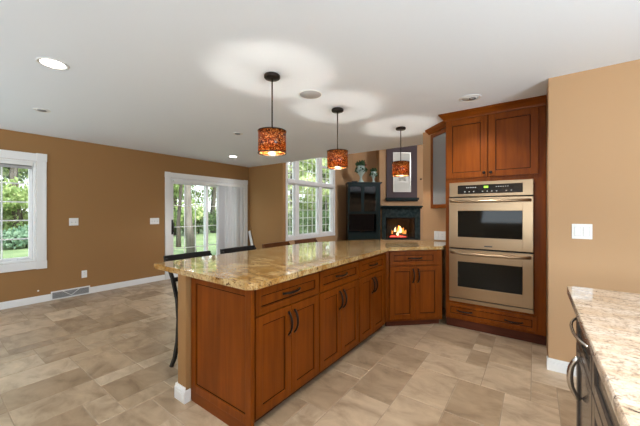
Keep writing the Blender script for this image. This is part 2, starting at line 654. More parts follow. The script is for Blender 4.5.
W1 = (-0.42, 1.03, 0.60, 2.03)           # left window opening y0,y1,z0,z1
D1 = (2.945, 4.755, 0.0, 1.975)          # sliding door opening
W2 = (6.33, 8.72, 0.56, 4.10)            # family room window opening
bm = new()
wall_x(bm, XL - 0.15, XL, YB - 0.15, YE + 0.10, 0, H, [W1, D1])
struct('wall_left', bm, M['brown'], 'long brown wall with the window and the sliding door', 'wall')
bm = new()
wall_x(bm, XL - 0.15, XL, YE + 0.10, 15.1, 0, FH, [W2])
struct('wall_family_left', bm, M['tan'], 'tan family room wall with the tall gridded window', 'wall')
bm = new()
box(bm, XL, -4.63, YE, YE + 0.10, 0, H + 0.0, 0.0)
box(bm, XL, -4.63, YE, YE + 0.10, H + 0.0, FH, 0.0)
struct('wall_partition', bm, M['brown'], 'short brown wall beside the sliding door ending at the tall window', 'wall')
bm = new()
box(bm, 0.09, XR, 3.10, 4.33, 0, H)
struct('wall_right', bm, M['tan'], 'tan wall on the right with the switch plate', 'wall')
bm = new()
box(bm, -1.272, 0.09, 4.20, 4.33, 0, H)
struct('wall_kitchen', bm, M['tan'], 'tan wall behind the ovens and counter', 'wall')
bm = new()
box(bm, XL - 0.15, XR + 0.15, YB - 0.15, YB, 0, H)
box(bm, XR, XR + 0.15, YB, YE, 0, H)
struct('wall_rear', bm, M['tan'], 'tan kitchen walls behind the viewpoint', 'wall')
bm = new()
box(bm, XR, XR + 0.15, YE, 15.1, 0, FH)
box(bm, XL, XR, 14.95, 15.1, 0, FH)
struct('wall_family_right', bm, M['tan'], 'tan walls closing the family room', 'wall')

# knee wall behind the peninsula
bm = new()
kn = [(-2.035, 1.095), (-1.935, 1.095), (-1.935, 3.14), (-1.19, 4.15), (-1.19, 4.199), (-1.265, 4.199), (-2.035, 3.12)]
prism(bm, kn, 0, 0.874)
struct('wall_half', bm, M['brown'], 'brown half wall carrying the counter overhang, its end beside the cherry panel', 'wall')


def base_profile(bm, x0, x1, y0, y1, h=0.095):
    box(bm, x0, x1, y0, y1, 0, h * 0.72, 0.002)
    # stepped ogee top, inset on every free side
    box(bm, x0 + 0.002, x1 - 0.002, y0 + 0.002, y1 - 0.002, h * 0.72, h, 0.003)


bm = new()
box(bm, -2.053, -1.927, 1.078, 1.0945, 0, 0.085, 0.003)
box(bm, -2.053, -2.0355, 1.0945, 1.30, 0, 0.085, 0.003)
box(bm, -2.050, -1.930, 1.082, 1.0945, 0.085, 0.105, 0.003)
box(bm, -2.050, -2.0355, 1.0945, 1.30, 0.085, 0.105, 0.003)
box(bm, -1.9345, -1.923, 1.078, 1.128, 0, 0.085, 0.003)
box(bm, -2.030, -1.950, 1.0745, 1.0775, 0.025, 0.065, 0.001)
struct('baseboard_half', bm, M['trim'], 'white baseboard wrapping the end of the brown half wall', 'baseboard')
bm = new()
box(bm, XL, XL + 0.014, YB, 1.185, 0, 0.075, 0.002)
box(bm, XL, XL + 0.010, YB, 1.185, 0.075, 0.098, 0.003)
box(bm, XL, XL + 0.014, 1.662, 2.845, 0, 0.075, 0.002)
box(bm, XL, XL + 0.010, 1.662, 2.845, 0.075, 0.098, 0.003)
struct('baseboard_left', bm, M['trim'], 'white baseboard along the long brown wall', 'baseboard')
bm = new()
box(bm, XL + 0.015, -4.63, YE - 0.014, YE, 0, 0.075, 0.002)
box(bm, XL + 0.015, -4.63, YE - 0.010, YE, 0.075, 0.098, 0.003)
struct('baseboard_partition', bm, M['trim'], 'white baseboard on the short wall beside the sliding door', 'baseboard')
bm = new()
box(bm, 0.078, 2.9, 3.086, 3.0995, 0, 0.072, 0.002)
box(bm, 0.082, 2.9, 3.090, 3.0995, 0.072, 0.098, 0.003)
box(bm, 0.078, 0.0895, 3.0995, 3.20, 0, 0.072, 0.002)
box(bm, 0.1, 2.9, 3.083, 3.0865, 0.035, 0.055, 0.001)
struct('baseboard_right', bm, M['trim'], 'white moulded baseboard at the foot of the right tan wall', 'baseboard')


# ---- window_1: casement window on the left wall
def casing(bm, y0, y1, z0, z1, w, x, t=0.022, block=True, bottom=True):
    """flat casing with square corner blocks around an opening (outer edge = opening + w)"""
    box(bm, x, x + t, y0 - w, y0, z0, z1, 0.003)
    box(bm, x, x + t, y1, y1 + w, z0, z1, 0.003)
    box(bm, x, x + t, y0, y1, z1, z1 + w, 0.003)
    for yy in (y0 - w - 0.004, y1 - 0.004):
        box(bm, x, x + t + 0.006, yy, yy + w + 0.008, z1 + 0.001, z1 + w + 0.006, 0.003)
        if bottom:
            box(bm, x, x + t + 0.006, yy, yy + w + 0.008, z0 - w - 0.006, z0 - 0.001, 0.003)
    if bottom:
        box(bm, x, x + t, y0, y1, z0 - w, z0, 0.003)
    # raised outer band on the casing
    box(bm, x + t, x + t + 0.006, y0 - w + 0.004, y0 - w + 0.028, z0, z1, 0.002)
    box(bm, x + t, x + t + 0.006, y1 + w - 0.028, y1 + w - 0.004, z0, z1, 0.002)


def sash(bm, y0, y1, z0, z1, x0, x1, w):
    box(bm, x0, x1, y0, y0 + w, z0, z1, 0.003)
    box(bm, x0, x1, y1 - w, y1, z0, z1, 0.003)
    box(bm, x0, x1, y0 + w, y1 - w, z0, z0 + w, 0.003)
    box(bm, x0, x1, y0 + w, y1 - w, z1 - w, z1, 0.003)


def grid(bm, y0, y1, z0, z1, cols, rows, x0, x1, w=0.018):
    for i in range(1, cols):
        y = y0 + (y1 - y0) * i / cols
        box(bm, x0, x1, y - w / 2, y + w / 2, z0, z1)
    for i in range(1, rows):
        z = z0 + (z1 - z0) * i / rows
        box(bm, x0 + 0.0005, x1 - 0.0005, y0, y1, z - w / 2, z + w / 2)


def pane(parent, y0, y1, z0, z1, x):
    bm = new()
    box(bm, x - 0.003, x + 0.003, y0, y1, z0, z1)
    return obj('pane', bm, M['glass'], parent)


w1 = struct_root('window_1', 'white casement window with grid on the left of the brown wall', 'window')
bm = new()
casing(bm, W1[0], W1[1], W1[2], W1[3], 0.108, XL + 0.0)
obj('casing', bm, M['trim'], w1)
bm = new()
sash(bm, W1[0] + 0.001, W1[1] - 0.001, W1[2] + 0.001, W1[3] - 0.001, XL - 0.149, XL - 0.001, 0.028)
obj('frame', bm, M['trim'], w1)
bm = new()
sash(bm, W1[0] + 0.031, W1[1] - 0.031, W1[2] + 0.031, W1[3] - 0.031, XL - 0.10, XL - 0.06, 0.036)
s1 = obj('sash', bm, M['vinyl'], w1)
bm = new()
gy0, gy1, gz0, gz1 = W1[0] + 0.067, W1[1] - 0.067, W1[2] + 0.067, W1[3] - 0.067
grid(bm, gy0, gy1, gz0, gz1, 5, 5, XL - 0.086, XL - 0.074, 0.016)
obj('muntin_grid', bm, M['vinyl'], s1)
pane(s1, gy0, gy1, gz0, gz1, XL - 0.093)
bm = new()
box(bm, XL - 0.058, XL - 0.030, 0.78, 0.90, W1[2] + 0.030, W1[2] + 0.042, 0.004)
tube(bm, [(XL - 0.036, 0.84, W1[2] + 0.045), (XL - 0.02, 0.86, W1[2] + 0.05), (XL - 0.012, 0.93, W1[2] + 0.047)], [0.008, 0.006, 0.008], 8)
obj('crank_handle', bm, M['vinyl'], w1)
rb = thing('roller_blind', 'grey rolled up blind at the top of the left casement window', 'blind', (XL - 0.026, 0.305, 1.972))
bm = new()
box(bm, -0.02, 0.02, -0.69, 0.69, -0.012, 0.028, 0.006)
obj('headrail', bm, M['plastic'], rb)
bm = new()
tube(bm, [(0.0, -0.68, -0.028), (0, 0.68, -0.028)], 0.017, 12)
box(bm, 0.010, 0.016, -0.68, 0.68, -0.062, -0.03, 0.001)
obj('rolled_fabric', bm, M['blind_grey'], rb)

# ---- door_1: sliding patio door
d1 = struct_root('door_1', 'white sliding patio door with gridded glass in the brown wall', 'door')
bm = new()
casing(bm, D1[0], D1[1], D1[2] + 0.0, D1[3], 0.10, XL, bottom=False)
obj('casing', bm, M['trim'], d1)
bm = new()
box(bm, XL - 0.149, XL - 0.001, D1[0] + 0.001, D1[0] + 0.030, 0.0, D1[3] - 0.001, 0.003)
box(bm, XL - 0.149, XL - 0.001, D1[1] - 0.030, D1[1] - 0.001, 0.0, D1[3] - 0.001, 0.003)
box(bm, XL - 0.149, XL - 0.001, D1[0] + 0.030, D1[1] - 0.030, D1[3] - 0.045, D1[3] - 0.001, 0.003)
box(bm, XL - 0.149, XL - 0.001, D1[0] + 0.030, D1[1] - 0.030, 0.0, 0.035, 0.003)
obj('frame', bm, M['vinyl'], d1)


def slider(name, y0, y1, xc, cols):
    z0, z1 = 0.037, D1[3] - 0.047
    bm = new()
    sw = 0.052
    box(bm, xc - 0.018, xc + 0.018, y0, y0 + sw, z0, z1, 0.003)
    box(bm, xc - 0.018, xc + 0.018, y1 - sw, y1, z0, z1, 0.003)
    box(bm, xc - 0.018, xc + 0.018, y0 + sw, y1 - sw, z0, z0 + 0.10, 0.003)
    box(bm, xc - 0.018, xc + 0.018, y0 + sw, y1 - sw, z1 - 0.065, z1, 0.003)
    o = obj(name, bm, M['vinyl'], d1)
    bm = new()
    grid(bm, y0 + sw, y1 - sw, z0 + 0.10, z1 - 0.065, cols, 4, xc - 0.006, xc + 0.006, 0.015)
    obj('muntin_grid', bm, M['vinyl'], o)
    pane(o, y0 + sw, y1 - sw, z0 + 0.10, z1 - 0.065, xc - 0.011)
    return o


sp_ = slider('sliding_panel', D1[0] + 0.032, 3.80, XL - 0.045, 3)
slider('fixed_panel', 3.745, D1[1] - 0.032, XL - 0.105, 3)
bm = new()
box(bm, XL - 0.0265, XL - 0.018, 2.985, 3.02, 0.86, 1.15, 0.003)
tube(bm, [(XL - 0.02, 3.003, 0.90), (XL + 0.018, 3.003, 0.92), (XL + 0.022, 3.003, 1.0), (XL + 0.018, 3.003, 1.08), (XL - 0.02, 3.003, 1.11)], 0.012, 8)
obj('handle', bm, M['black_gloss'], sp_)

vb = thing('vertical_blind', 'white vertical blind drawn to the right half of the sliding door', 'blind', (XL + 0.035, 0, 0))
bm = new()
box(bm, -0.010, 0.045, D1[0] + 0.04, D1[1] - 0.03, 1.895, 1.935, 0.004)
obj('headrail', bm, M['plastic'], vb)
y = 3.985
k_ = 0
while y < D1[1] - 0.06:
    stacked = y < 4.12
    ang = R(80) if stacked else R(40 + 16 * math.sin(k_ * 1.9))
    bm = new()
    pts = []
    for q in range(5):
        u = (q / 4 - 0.5) * 0.086
        pts.append((u, 0.006 * (1 - (2 * q / 4 - 1) ** 2)))
    fr_, bk_ = [], []
    ca, sa = math.cos(ang), math.sin(ang)
    for (u, wv) in pts:
        for lst, off in ((fr_, 0.0008), (bk_, -0.0008)):
            a, c_ = u, wv + off
            xx, yy = 0.017 + a * sa + c_ * ca, y + a * ca - c_ * sa
            lst.append((bm.verts.new((xx, yy, 0.045)), bm.verts.new((xx, yy, 1.893))))
    for q in range(4):
        for lst in (fr_, bk_):
            f = bm.faces.new((lst[q][0], lst[q + 1][0], lst[q + 1][1], lst[q][1]))
            f.smooth = True
    for q in (0, 4):
        bm.faces.new((fr_[q][0], bk_[q][0], bk_[q][1], fr_[q][1]))
    obj('slat', bm, M['blind_white'], vb)
    y += 0.022 if stacked else 0.082
    k_ += 1

# ---- window_2: tall triple window of the family room
w2 = struct_root('window_2', 'tall white triple window with fine grids beyond the counter', 'window')
bm = new()
casing(bm, W2[0], W2[1], W2[2], W2[3], 0.09, XL, block=False)
obj('casing', bm, M['trim'], w2)
bm = new()
sash(bm, W2[0] + 0.001, W2[1] - 0.001, W2[2] + 0.001, W2[3] - 0.001, XL - 0.149, XL - 0.001, 0.03)
TZ0, TZ1 = 2.13, 2.25
box(bm, XL - 0.148, XL + 0.02, W2[0] + 0.031, W2[1] - 0.031, TZ0, TZ1, 0.003)
for (a, c_) in ((6.70, 6.87), (7.875, 8.075)):
    box(bm, XL - 0.147, XL - 0.010, a, c_, W2[2] + 0.031, W2[3] - 0.031, 0.003)
obj('frame', bm, M['trim'], w2)
bm = new()
box(bm, XL + 0.021, XL + 0.05, W2[0] - 0.04, W2[1] + 0.04, TZ0 + 0.01, TZ1 + 0.005, 0.004)
obj('transom_ledge', bm, M['trim'], w2)
for (a, c_, cols) in ((6.361, 6.70, 2), (6.87, 7.875, 4), (8.075, 8.689, 2)):
    zs = [(W2[2] + 0.031, TZ0, 6), (TZ1, 2.83, 3), (2.83, W2[3] - 0.031, 4)] if cols == 2 else [(W2[2] + 0.031, TZ0, 6), (TZ1, W2[3] - 0.031, 6)]
    for (z0, z1, rows) in zs:
        bm = new()
        sash(bm, a, c_, z0, z1, XL - 0.10, XL - 0.06, 0.032)
        so = obj('sash', bm, M['vinyl'], w2)
        bm = new()
        grid(bm, a + 0.032, c_ - 0.032, z0 + 0.032, z1 - 0.032, cols, rows, XL - 0.086, XL - 0.074, 0.018)
        obj('muntin_grid', bm, M['vinyl'], so)
        pane(so, a + 0.032, c_ - 0.032, z0 + 0.032, z1 - 0.032, XL - 0.093)

# ------------------------------------------------------------------ cabinet building blocks (local: x right, -y front, z up)
WM = [M['cherry'], M['panel_edge']]


def shaker(bm, x0, x1, z0, z1, yf, t=0.02, w=0.056, recess=0.009):
    b_ = 0.0022
    box(bm, x0, x0 + w, yf, yf + t, z0, z1, b_)
    box(bm, x1 - w, x1, yf, yf + t, z0, z1, b_)
    box(bm, x0 + w, x1 - w, yf + 0.0003, yf + t, z0, z0 + w, b_)
    box(bm, x0 + w, x1 - w, yf + 0.0003, yf + t, z1 - w, z1, b_)
    px0, px1, pz0, pz1 = x0 + w, x1 - w, z0 + w, z1 - w
    box(bm, px0, px1, yf + recess, yf + t, pz0, pz1)
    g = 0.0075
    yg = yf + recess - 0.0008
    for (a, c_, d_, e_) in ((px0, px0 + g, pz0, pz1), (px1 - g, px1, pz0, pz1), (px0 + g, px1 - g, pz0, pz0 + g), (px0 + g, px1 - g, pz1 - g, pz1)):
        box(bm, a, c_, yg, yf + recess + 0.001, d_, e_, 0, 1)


def pull_path(L, out, vertical, c, n_=9):
    pts = []
    for i in range(n_):
        u = i / (n_ - 1)
        s_ = (u - 0.5) * L
        o_ = -out * (1 - abs(2 * u - 1) ** 2.6)
        pts.append((c[0] + (0 if vertical else s_), c[1] + o_, c[2] + (s_ if vertical else 0)))
    return pts


def pull(parent, c, L, vertical, material=None, r=0.0062, out=0.032, name='handle'):
    bm = new()
    pts = pull_path(L, out, vertical, c)
    rr_ = [r * (1.35 if i in (0, len(pts) - 1) else 1.0 + 0.25 * math.sin(PI * i / (len(pts) - 1))) for i in range(len(pts))]
    tube(bm, pts, rr_, 8)
    return obj(name, bm, material or M['bronze'], parent)


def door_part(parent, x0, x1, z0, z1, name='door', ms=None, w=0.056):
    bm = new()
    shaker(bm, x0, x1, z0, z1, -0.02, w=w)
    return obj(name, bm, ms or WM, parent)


def base_unit(label, loc, rotz, width, doors, group, depth=0.56, x_off=0.0, filler=None, top=0.874, ms=None, kick=None, name='base_cabinet'):
    root = thing(name, label, 'cabinet', loc, rotz, group)
    bm = new()
    box(bm, 0.0, width, 0.001, depth, 0.062, top, 0.001)
    obj('carcass', bm, ms[0] if ms else M['cherry'], root)
    bm = new()
    box(bm, 0.0, width, 0.045, 0.062, 0.0, 0.0615)
    obj('kick_board', bm, kick or M['kick'], root)
    return root


def fill_unit(root, x0, x1):
    """one drawer over two doors"""
    xm = (x0 + x1) / 2
    dr = door_part(root, x0, x1, 0.682, 0.842, 'drawer', w=0.045)
    pull(dr, (xm, -0.021, 0.770), 0.17, False)
    for (a, c_, hx) in ((x0, xm - 0.0025, xm - 0.030), (xm + 0.0025, x1, xm + 0.030)):
        d_ = door_part(root, a, c_, 0.070, 0.674)
        pull(d_, (hx, -0.021, 0.560), 0.155, True)


ISL = 'cherry base cabinets along the peninsula'
YA = 1.160
# local x runs along +Y (rotation 90 deg); the fronts look towards +X
units = [(0.0, 0.672, 0.035, 0.668, 'cherry base cabinet with drawer, nearest of the peninsula row at its open end'),
         (0.674, 1.312, 0.683, 1.300, 'middle cherry base cabinet of the peninsula row between two like it'),
         (1.314, 1.975, 1.322, 1.888, 'cherry base cabinet with drawer, farthest of the peninsula row by the inner corner')]
for (a, c_, d0, d1_, lb) in units:
    r_ = base_unit(lb, (-1.36, YA + a, 0), R(90), c_ - a, 2, ISL)
    fill_unit(r_, d0 - a, d1_ - a)

ep = thing('end_panel', 'cherry shaker end panel closing the peninsula beside the brown half wall', 'panel', (-1.9225, 1.128, 0))
bm = new()
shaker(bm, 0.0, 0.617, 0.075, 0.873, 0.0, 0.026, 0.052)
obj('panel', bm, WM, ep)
bm = new()
box(bm, 0.0, 0.612, 0.004, 0.026, 0.0, 0.074, 0.001)
obj('base_rail', bm, M['cherry_h'], ep)

# diagonal corner cabinet
P1 = Vector((-1.345, 3.13, 0))
P2 = Vector((-0.852, 3.60, 0))
dv = (P2 - P1).normalized()
ang = math.atan2(dv.y, dv.x)
LD = (P2 - P1).length
nin = Vector((-dv.y, dv.x, 0))
o_ = P1 + nin * 0.02
r_ = thing('corner_base_cabinet', 'diagonal cherry base cabinet in the inner corner beside the ovens', 'cabinet', o_, ang)
bm = new()
car = [(-0.004, 0.001), (LD - 0.012, 0.001), (LD - 0.012, 0.03), (LD - 0.15, 0.30), (LD * 0.5, 0.47), (0.10, 0.30), (-0.004, 0.04)]
prism(bm, car, 0.062, 0.874)
obj('carcass', bm, M['cherry'], r_)
bm = new()
box(bm, 0.0, LD - 0.03, 0.03, 0.05, 0, 0.0615)
obj('kick_board', bm, M['kick'], r_)
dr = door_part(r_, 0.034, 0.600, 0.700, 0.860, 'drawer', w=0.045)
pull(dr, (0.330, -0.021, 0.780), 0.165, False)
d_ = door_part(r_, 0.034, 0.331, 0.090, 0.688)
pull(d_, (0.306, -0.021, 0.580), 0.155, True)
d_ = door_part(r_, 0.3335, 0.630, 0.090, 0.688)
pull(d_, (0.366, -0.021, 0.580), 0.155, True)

# ------------------------------------------------------------------ granite worktop on the peninsula
def arc(cx, cy, r_, a0, a1, k=6):
    return [(cx + r_ * math.cos(R(a0 + (a1 - a0) * i / k)), cy + r_ * math.sin(R(a0 + (a1 - a0) * i / k))) for i in range(k + 1)]


poly = []
poly += arc(-2.34, 1.10, 0.025, 180, 270)
poly += arc(-1.285, 1.112, 0.04, 270, 360)
poly += [(-1.262, 1.6), (-1.285, 2.4), (-1.312, 3.098), (-0.862, 3.545), (-0.8555, 3.56), (-0.8555, 4.199), (-1.27, 4.199), (-1.93, 3.78), (-2.30, 3.10), (-2.365, 2.85)]
bm = new()
prism(bm, poly, 0.876, 0.913, 0.007)
tag(obj('granite_worktop', bm, M['granite_gold']), 'polished golden granite worktop on the cherry peninsula', 'countertop')

# ------------------------------------------------------------------ oven tower
OX, OY = -0.832, 3.60
r_ = thing('oven_cabinet', 'tall cherry cabinet housing the double oven', 'cabinet', (OX, OY, 0))
Wd = 0.918
bm = new()
ox0, ox1, oz0, oz1 = 0.040, 0.824, 0.300, 1.634          # oven cut-out
box(bm, 0, ox0, 0.001, 0.595, 0.10, 2.345, 0.0015)
box(bm, ox1, Wd, 0.001, 0.595, 0.10, 2.345, 0.0015)
box(bm, ox0, ox1, 0.001, 0.595, 0.10, oz0)
box(bm, ox0, ox1, 0.001, 0.595, oz1, 2.345)
box(bm, ox0, ox1, 0.575, 0.595, oz0, oz1)
obj('carcass', bm, M['cherry'], r_)
bm = new()
box(bm, 0.0, Wd, 0.035, 0.055, 0, 0.0995)
obj('kick_board', bm, M['kick'], r_)
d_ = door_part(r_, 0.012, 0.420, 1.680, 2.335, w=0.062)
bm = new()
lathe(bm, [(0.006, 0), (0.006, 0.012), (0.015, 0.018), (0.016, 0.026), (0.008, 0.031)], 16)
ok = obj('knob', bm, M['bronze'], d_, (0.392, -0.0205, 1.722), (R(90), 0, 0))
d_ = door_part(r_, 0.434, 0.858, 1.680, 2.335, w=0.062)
k2 = ok.copy()
C.objects.link(k2)
k2.parent = d_
k2.location = (0.456, -0.0205, 1.722)
d_ = door_part(r_, 0.018, 0.846, 0.128, 0.276, 'drawer', w=0.036)
pull(d_, (0.200, -0.021, 0.205), 0.15, False)
pull(d_, (0.656, -0.021, 0.195), 0.15, False)
# crown moulding: swept profile along the front and left return
bm = new()
prof = [(0.0, 2.335), (0.010, 2.335), (0.014, 2.350), (0.030, 2.372), (0.050, 2.392), (0.062, 2.400), (0.062, 2.4135), (0.0, 2.4135)]
rows = []
for (p_, z) in prof:
    rows.append([bm.verts.new((-p_, 0.30, z)), bm.verts.new((-p_, -p_ - 0.021, z)), bm.verts.new((Wd, -p_ - 0.021, z))])
kk = len(prof)
for i in range(kk):
    a, c_ = rows[i], rows[(i + 1) % kk]
    for q in range(2):
        bm.faces.new((a[q], a[q + 1], c_[q + 1], c_[q]))
bm.faces.new([rw[0] for rw in rows])
bm.faces.new([rw[2] for rw in rows])
obj('crown', bm, M['cherry_h'], r_)

ov = thing('double_oven', 'stainless steel double wall oven in the tall cherry cabinet', 'oven', (OX + 0.045, OY, 0))
OW = 0.774
bm = new()
box(bm, 0.006, OW - 0.006, 0.0, 0.56, 0.302, 1.632)
obj('body', bm, M['black_gap'], ov)
bm = new()
box(bm, 0.0, OW, -0.024, -0.0005, 1.473, 1.631, 0.003)
cp = obj('control_panel', bm, M['steel'], ov)
bm = new()
box(bm, 0.088, 0.688, -0.0265, -0.0235, 1.503, 1.598, 0.001)
box(bm, 0.345, 0.385, -0.0275, -0.0262, 1.562, 1.582, 0, 1)
for k in range(6):
    box(bm, 0.175 + k * 0.017, 0.186 + k * 0.017, -0.0272, -0.0262, 1.567, 1.575, 0, 2)
    box(bm, 0.455 + k * 0.020, 0.467 + k * 0.020, -0.0272, -0.0262, 1.567, 1.575, 0, 2)
for k in range(11):
    if k not in (3, 8):
        box(bm, 0.155 + k * 0.043, 0.167 + k * 0.043, -0.0272, -0.0262, 1.522, 1.531, 0, 2)
obj('touch_panel', bm, [M['black_gloss'], M['display'], M['mark']], cp)


def oven_door(z0, z1, wz0, wz1, badge):
    bm = new()
    wx0, wx1 = 0.090, 0.684
    box(bm, 0, wx0, -0.040, -0.0005, z0, z1, 0.004)
    box(bm, wx1, OW, -0.040, -0.0005, z0, z1, 0.004)
    box(bm, wx0 - 0.004, wx1 + 0.004, -0.0395, -0.0005, z0, wz0, 0.003)
    box(bm, wx0 - 0.004, wx1 + 0.004, -0.0395, -0.0005, wz1, z1, 0.003)
    o = obj('oven_door', bm, M['steel'], ov)
    bm = new()
    box(bm, wx0 - 0.001, wx1 + 0.001, -0.0385, -0.012, wz0 - 0.001, wz1 + 0.001, 0.002)
    obj('door_glass', bm, M['oven_glass'], o)
    bm = new()
    hz_ = z1 - 0.038
    pts = []
    for i in range(13):
        u = i / 12
        pts.append((0.022 + u * (OW - 0.044), -0.042 - 0.046 * (1 - abs(2 * u - 1) ** 5), hz_ - 0.006 * (1 - (2 * u - 1) ** 2)))
    tube(bm, pts, [0.017] + [0.0145] * 11 + [0.017], 10)
    obj('handle', bm, M['steel'], o)
    if badge:
        bm = new()
        box(bm, 0.350, 0.424, -0.0415, -0.0395, z0 + 0.026, z0 + 0.038, 0.0005)
        obj('nameplate', bm, M['slot'], o)


oven_door(0.908, 1.462, 1.030, 1.318, True)
oven_door(0.352, 0.893, 0.480, 0.758, False)
bm = new()
box(bm, 0, OW, -0.022, -0.0005, 0.303, 0.338, 0.002)
obj('bottom_trim', bm, M['steel'], ov)

# ------------------------------------------------------------------ angled glass wall cabinet between the oven tower and the wall
A_ = Vector((-0.842, 3.835))
B_ = Vector((-1.130, 4.120))
gc = thing('glass_wall_cabinet', 'narrow angled cherry wall cabinet with a glass door left of the oven tower', 'cabinet', (B_.x, B_.y, 0), math.atan2(A_.y - B_.y, A_.x - B_.x))
GL = (A_ - B_).length
ca, sa = math.cos(-gc.rotation_euler.z), math.sin(-gc.rotation_euler.z)


def tol(p):
    q = Vector(p) - B_
    return (q.x * ca - q.y * sa, q.x * sa + q.y * ca)


tri = [tol(B_), tol(A_), tol((-0.8345, 3.86)), tol((-0.8345, 4.198)), tol((-1.130, 4.198))]
bm = new()
prism(bm, tri, 1.350, 1.372)
prism(bm, tri, 2.322, 2.344)
p_ = [tol((-0.8345, 3.87)), tol((-0.8345, 4.198)), tol((-0.848, 4.198)), tol((-0.848, 3.87))]
prism(bm, p_, 1.372, 2.322)
p_ = [tol((-0.848, 4.186)), tol((-0.848, 4.198)), tol((-1.130, 4.198)), tol((-1.130, 4.186))]
prism(bm, p_, 1.372, 2.322)
p_ = [tol((-1.130, 4.122)), tol((-1.118, 4.122)), tol((-1.118, 4.186)), tol((-1.130, 4.186))]
prism(bm, p_, 1.372, 2.322)
obj('carcass', bm, M['cabinet_inside'], gc)
shp = [tol((-1.112, 4.125)), tol((-0.852, 3.870)), tol((-0.852, 4.184)), tol((-1.112, 4.184))]
for z in (1.66, 1.98):
    bm = new()
    prism(bm, shp, z, z + 0.012)
    obj('shelf', bm, M['trim'], gc)
bm = new()
for (a, c_, d0, d1_) in ((0.004, 0.052, 1.352, 2.34), (GL - 0.052, GL - 0.004, 1.352, 2.34), (0.052, GL - 0.052, 1.352, 1.402), (0.052, GL - 0.052, 2.29, 2.34)):
    box(bm, a, c_, -0.021, -0.001, d0, d1_, 0.002)
gd = obj('door', bm, M['cherry'], gc)
bm = new()
box(bm, 0.053, GL - 0.053, -0.013, -0.008, 1.403, 2.289)
obj('glass', bm, M['frosted'], gd)
bm = new()
rows = []
for (p_, z) in [(0.0, 2.345), (0.012, 2.345), (0.030, 2.370), (0.052, 2.394), (0.056, 2.4135), (0.0, 2.4135)]:
    rows.append([bm.verts.new((-0.01 - p_ * 0.6, -p_ - 0.021, z)), bm.verts.new((GL - 0.002, -p_ - 0.021, z))])
for i in range(len(rows)):
    a, c_ = rows[i], rows[(i + 1) % len(rows)]
    bm.faces.new((a[0], a[1], c_[1], c_[0]))
bm.faces.new([q[0] for q in rows])
bm.faces.new([q[1] for q in rows])
obj('crown', bm, M['cherry_h'], gc)

# ------------------------------------------------------------------ right hand counter
CX = 0.172                      # front plane of its doors
bm = new()
poly = arc(0.160, 2.030, 0.024, 90, 180) + [(0.136, -1.6), (2.2, -1.6), (2.2, 2.054)]
prism(bm, poly, 0.876, 0.914, 0.012, 4)
tag(obj('granite_worktop', bm, M['granite_cream']), 'cream and black veined granite worktop in the right foreground', 'countertop')
DM = [M['dark_cab'], M['black_gap']]
cr = 'dark cabinets under the right counter'
for i, (y1_, y0_, lb) in enumerate(((2.035, 1.50, 'dark base cabinet under the cream granite, at its far corner with a silver pull'),
                                   (1.498, 0.90, 'dark base cabinet under the cream granite, next toward the viewer from the corner one'),
                                   (0.898, 0.30, 'dark base cabinet under the cream granite beside the viewer'))):
    r_ = base_unit(lb, (CX + 0.02, y1_, 0), R(-90), y1_ - y0_, 1, cr, 0.60, ms=DM, kick=M['dark_cab'])
    w_ = y1_ - y0_
    d_ = door_part(r_, 0.006, w_ - 0.006, 0.640, 0.860, 'drawer', DM, 0.045)
    if i == 0:
        pull(d_, (0.275, -0.021, 0.775), 0.40, False, M['chrome'], 0.0052, 0.036)
    d_ = door_part(r_, 0.006, w_ - 0.006, 0.075, 0.630, 'door', DM)
    if i == 0:
        pull(d_, (0.150, -0.021, 0.505), 0.20, True, M['chrome'], 0.0105, 0.034)


